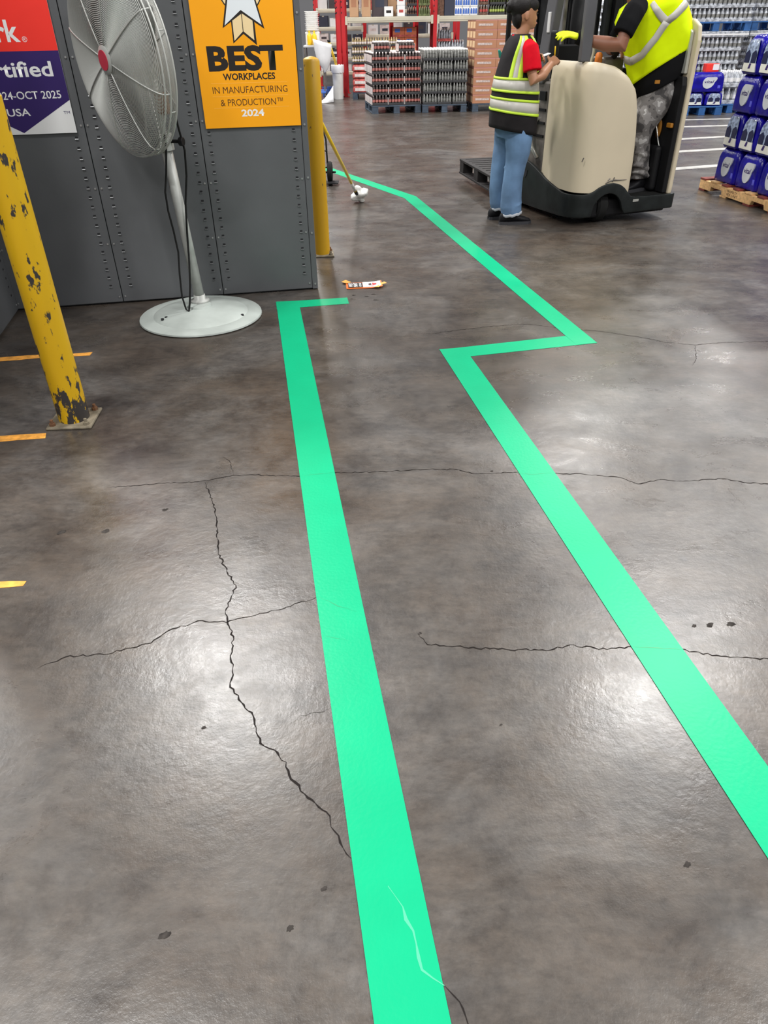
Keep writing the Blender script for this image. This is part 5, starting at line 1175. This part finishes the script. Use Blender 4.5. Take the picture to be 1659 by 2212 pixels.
for z in (.16, .32): MB().tube([(-.13, -.03 + .06 * z, z), (.10, -.03 + .06 * z, z)], .008, 8).build('crossbar', M['black'], ht)

# ------------------------------------------------------------------ far right aisle of bottled water
wc_ = bottle_case('clear_water_case', 5, 4, .40, .32, .205, M['clearwater'], M['greylab'], M['white'], M['clearwater'])
def water_stack(x, y, nx, tiers, z0, where, grp, w=.405, ny=1, skip=None):
    for t in range(tiers):
        for i in range(nx):
            for j in range(ny):
                place(wc_, (x + w * (i + .5), y + .17 + .33 * j, z0 + .2 * t), random.uniform(-.02, .02), 'clear water case %s, %s tier, column %s' % (where, TIERS[t], ('one', 'two', 'three', 'four')[i]), grp)
def blue_pallet(x, y, z, lab, w=1.24, d=1.0): return slate_pallet('blue_pallet', lab, (x, y, z), 0, w, d, 'palblue', .14)
blue_pallet(5.35, 15.2, 0, 'blue pallet under the tall water stack in the far right aisle'); water_stack(5.36, 15.2, 3, 5, .142, 'on the tall far stack', 'clear water cases in the far aisle')
blue_pallet(5.42, 15.2, 1.235, 'blue pallet resting on top of the tall water stack'); water_stack(5.43, 15.2, 3, 4, 1.377, 'above the raised blue pallet', 'clear water cases on the raised pallet')
bd_ = thing('board_sheet', 'flat board between the water cases and the raised blue pallet', 'board', (5.35, 15.2, 1.147)); MB().box(0, 1.3, 0, 1, 0, .088).build('board', M['clearwater'], bd_, bevel=.01); MB().box(0, 1.3, -.002, 0, .03, .05).build('edge_band', M['white'], bd_)
blue_pallet(6.80, 15.5, 0, 'blue pallet of the rightmost far water stack'); water_stack(6.81, 15.5, 3, 5, .142, 'on the rightmost far stack', 'clear water cases on the rightmost stack')
blue_pallet(6.80, 15.5, 1.235, 'raised blue pallet on the rightmost far water stack'); water_stack(6.81, 15.5, 3, 3, 1.377, 'above the rightmost raised pallet', 'clear water cases on the rightmost raised pallet')
b2 = thing('board_sheet', 'flat board under the rightmost raised blue pallet', 'board', (6.80, 15.5, 1.147)); MB().box(0, 1.24, 0, 1, 0, .088).build('board', M['clearwater'], b2, bevel=.01); MB().box(0, 1.24, -.002, 0, .03, .05).build('edge_band', M['white'], b2)
blue_pallet(3.85, 16.2, 0, 'blue pallet of the water stack behind the operator'); water_stack(3.86, 16.2, 3, 8, .142, 'behind the operator', 'clear water cases behind the operator')
# low blue cases and the red carton in front of it
blue_pallet(5.45, 14.45, -.0, 'low blue pallet under two blue water cases in the far aisle', .70, .72)
for k, nm in enumerate(('left', 'right')):
    dup(cb, (5.66 + .33 * k, 14.68, .142), 0, 'small blue water case with clear window, far aisle, lower %s' % nm, 'blue water cases in the far aisle', (1.25, 1, .72))
dup(ca, (5.83, 14.62, .355), 0, 'blue water case with silver logo panel in the far aisle, upper', 'blue water cases in the far aisle', (1.62, 1, 1.0)); dup(cb, (5.435, 14.70, .355), 0, 'blue water case with window beside the truck post, upper left', 'blue water cases in the far aisle', (.75, .9, 1.0))
rc = carton('red_carton', 'red', .22, .18, .12, (5.90, 14.62, .652), 'small red carton with white print on top of far blue case', strip='red'); MB().box(.0, .105, -.0025, .0, .03, .115).build('white_panel', M['white'], rc)
bx = carton('blue_carton', 'blue', .10, .2, .26, (5.60, 14.72, .652), 'upright blue pack beside the truck post in the far aisle', strip='blue')
blue_pallet(6.17, 14.75, 0, 'blue pallet under the white banded water cases, far aisle', .5, .42)
wb2 = bottle_case('white_band_water_case', 4, 4, .46, .32, .26, M['clearwater'], M['white'], M['whitefilm'], M['clearwater'])
for t in range(2): place(wb2, (6.42, 14.95, .142 + .26 * t), 0, 'white banded water case beside the far blue cases, %s' % ('lower', 'upper')[t], 'white banded water cases')
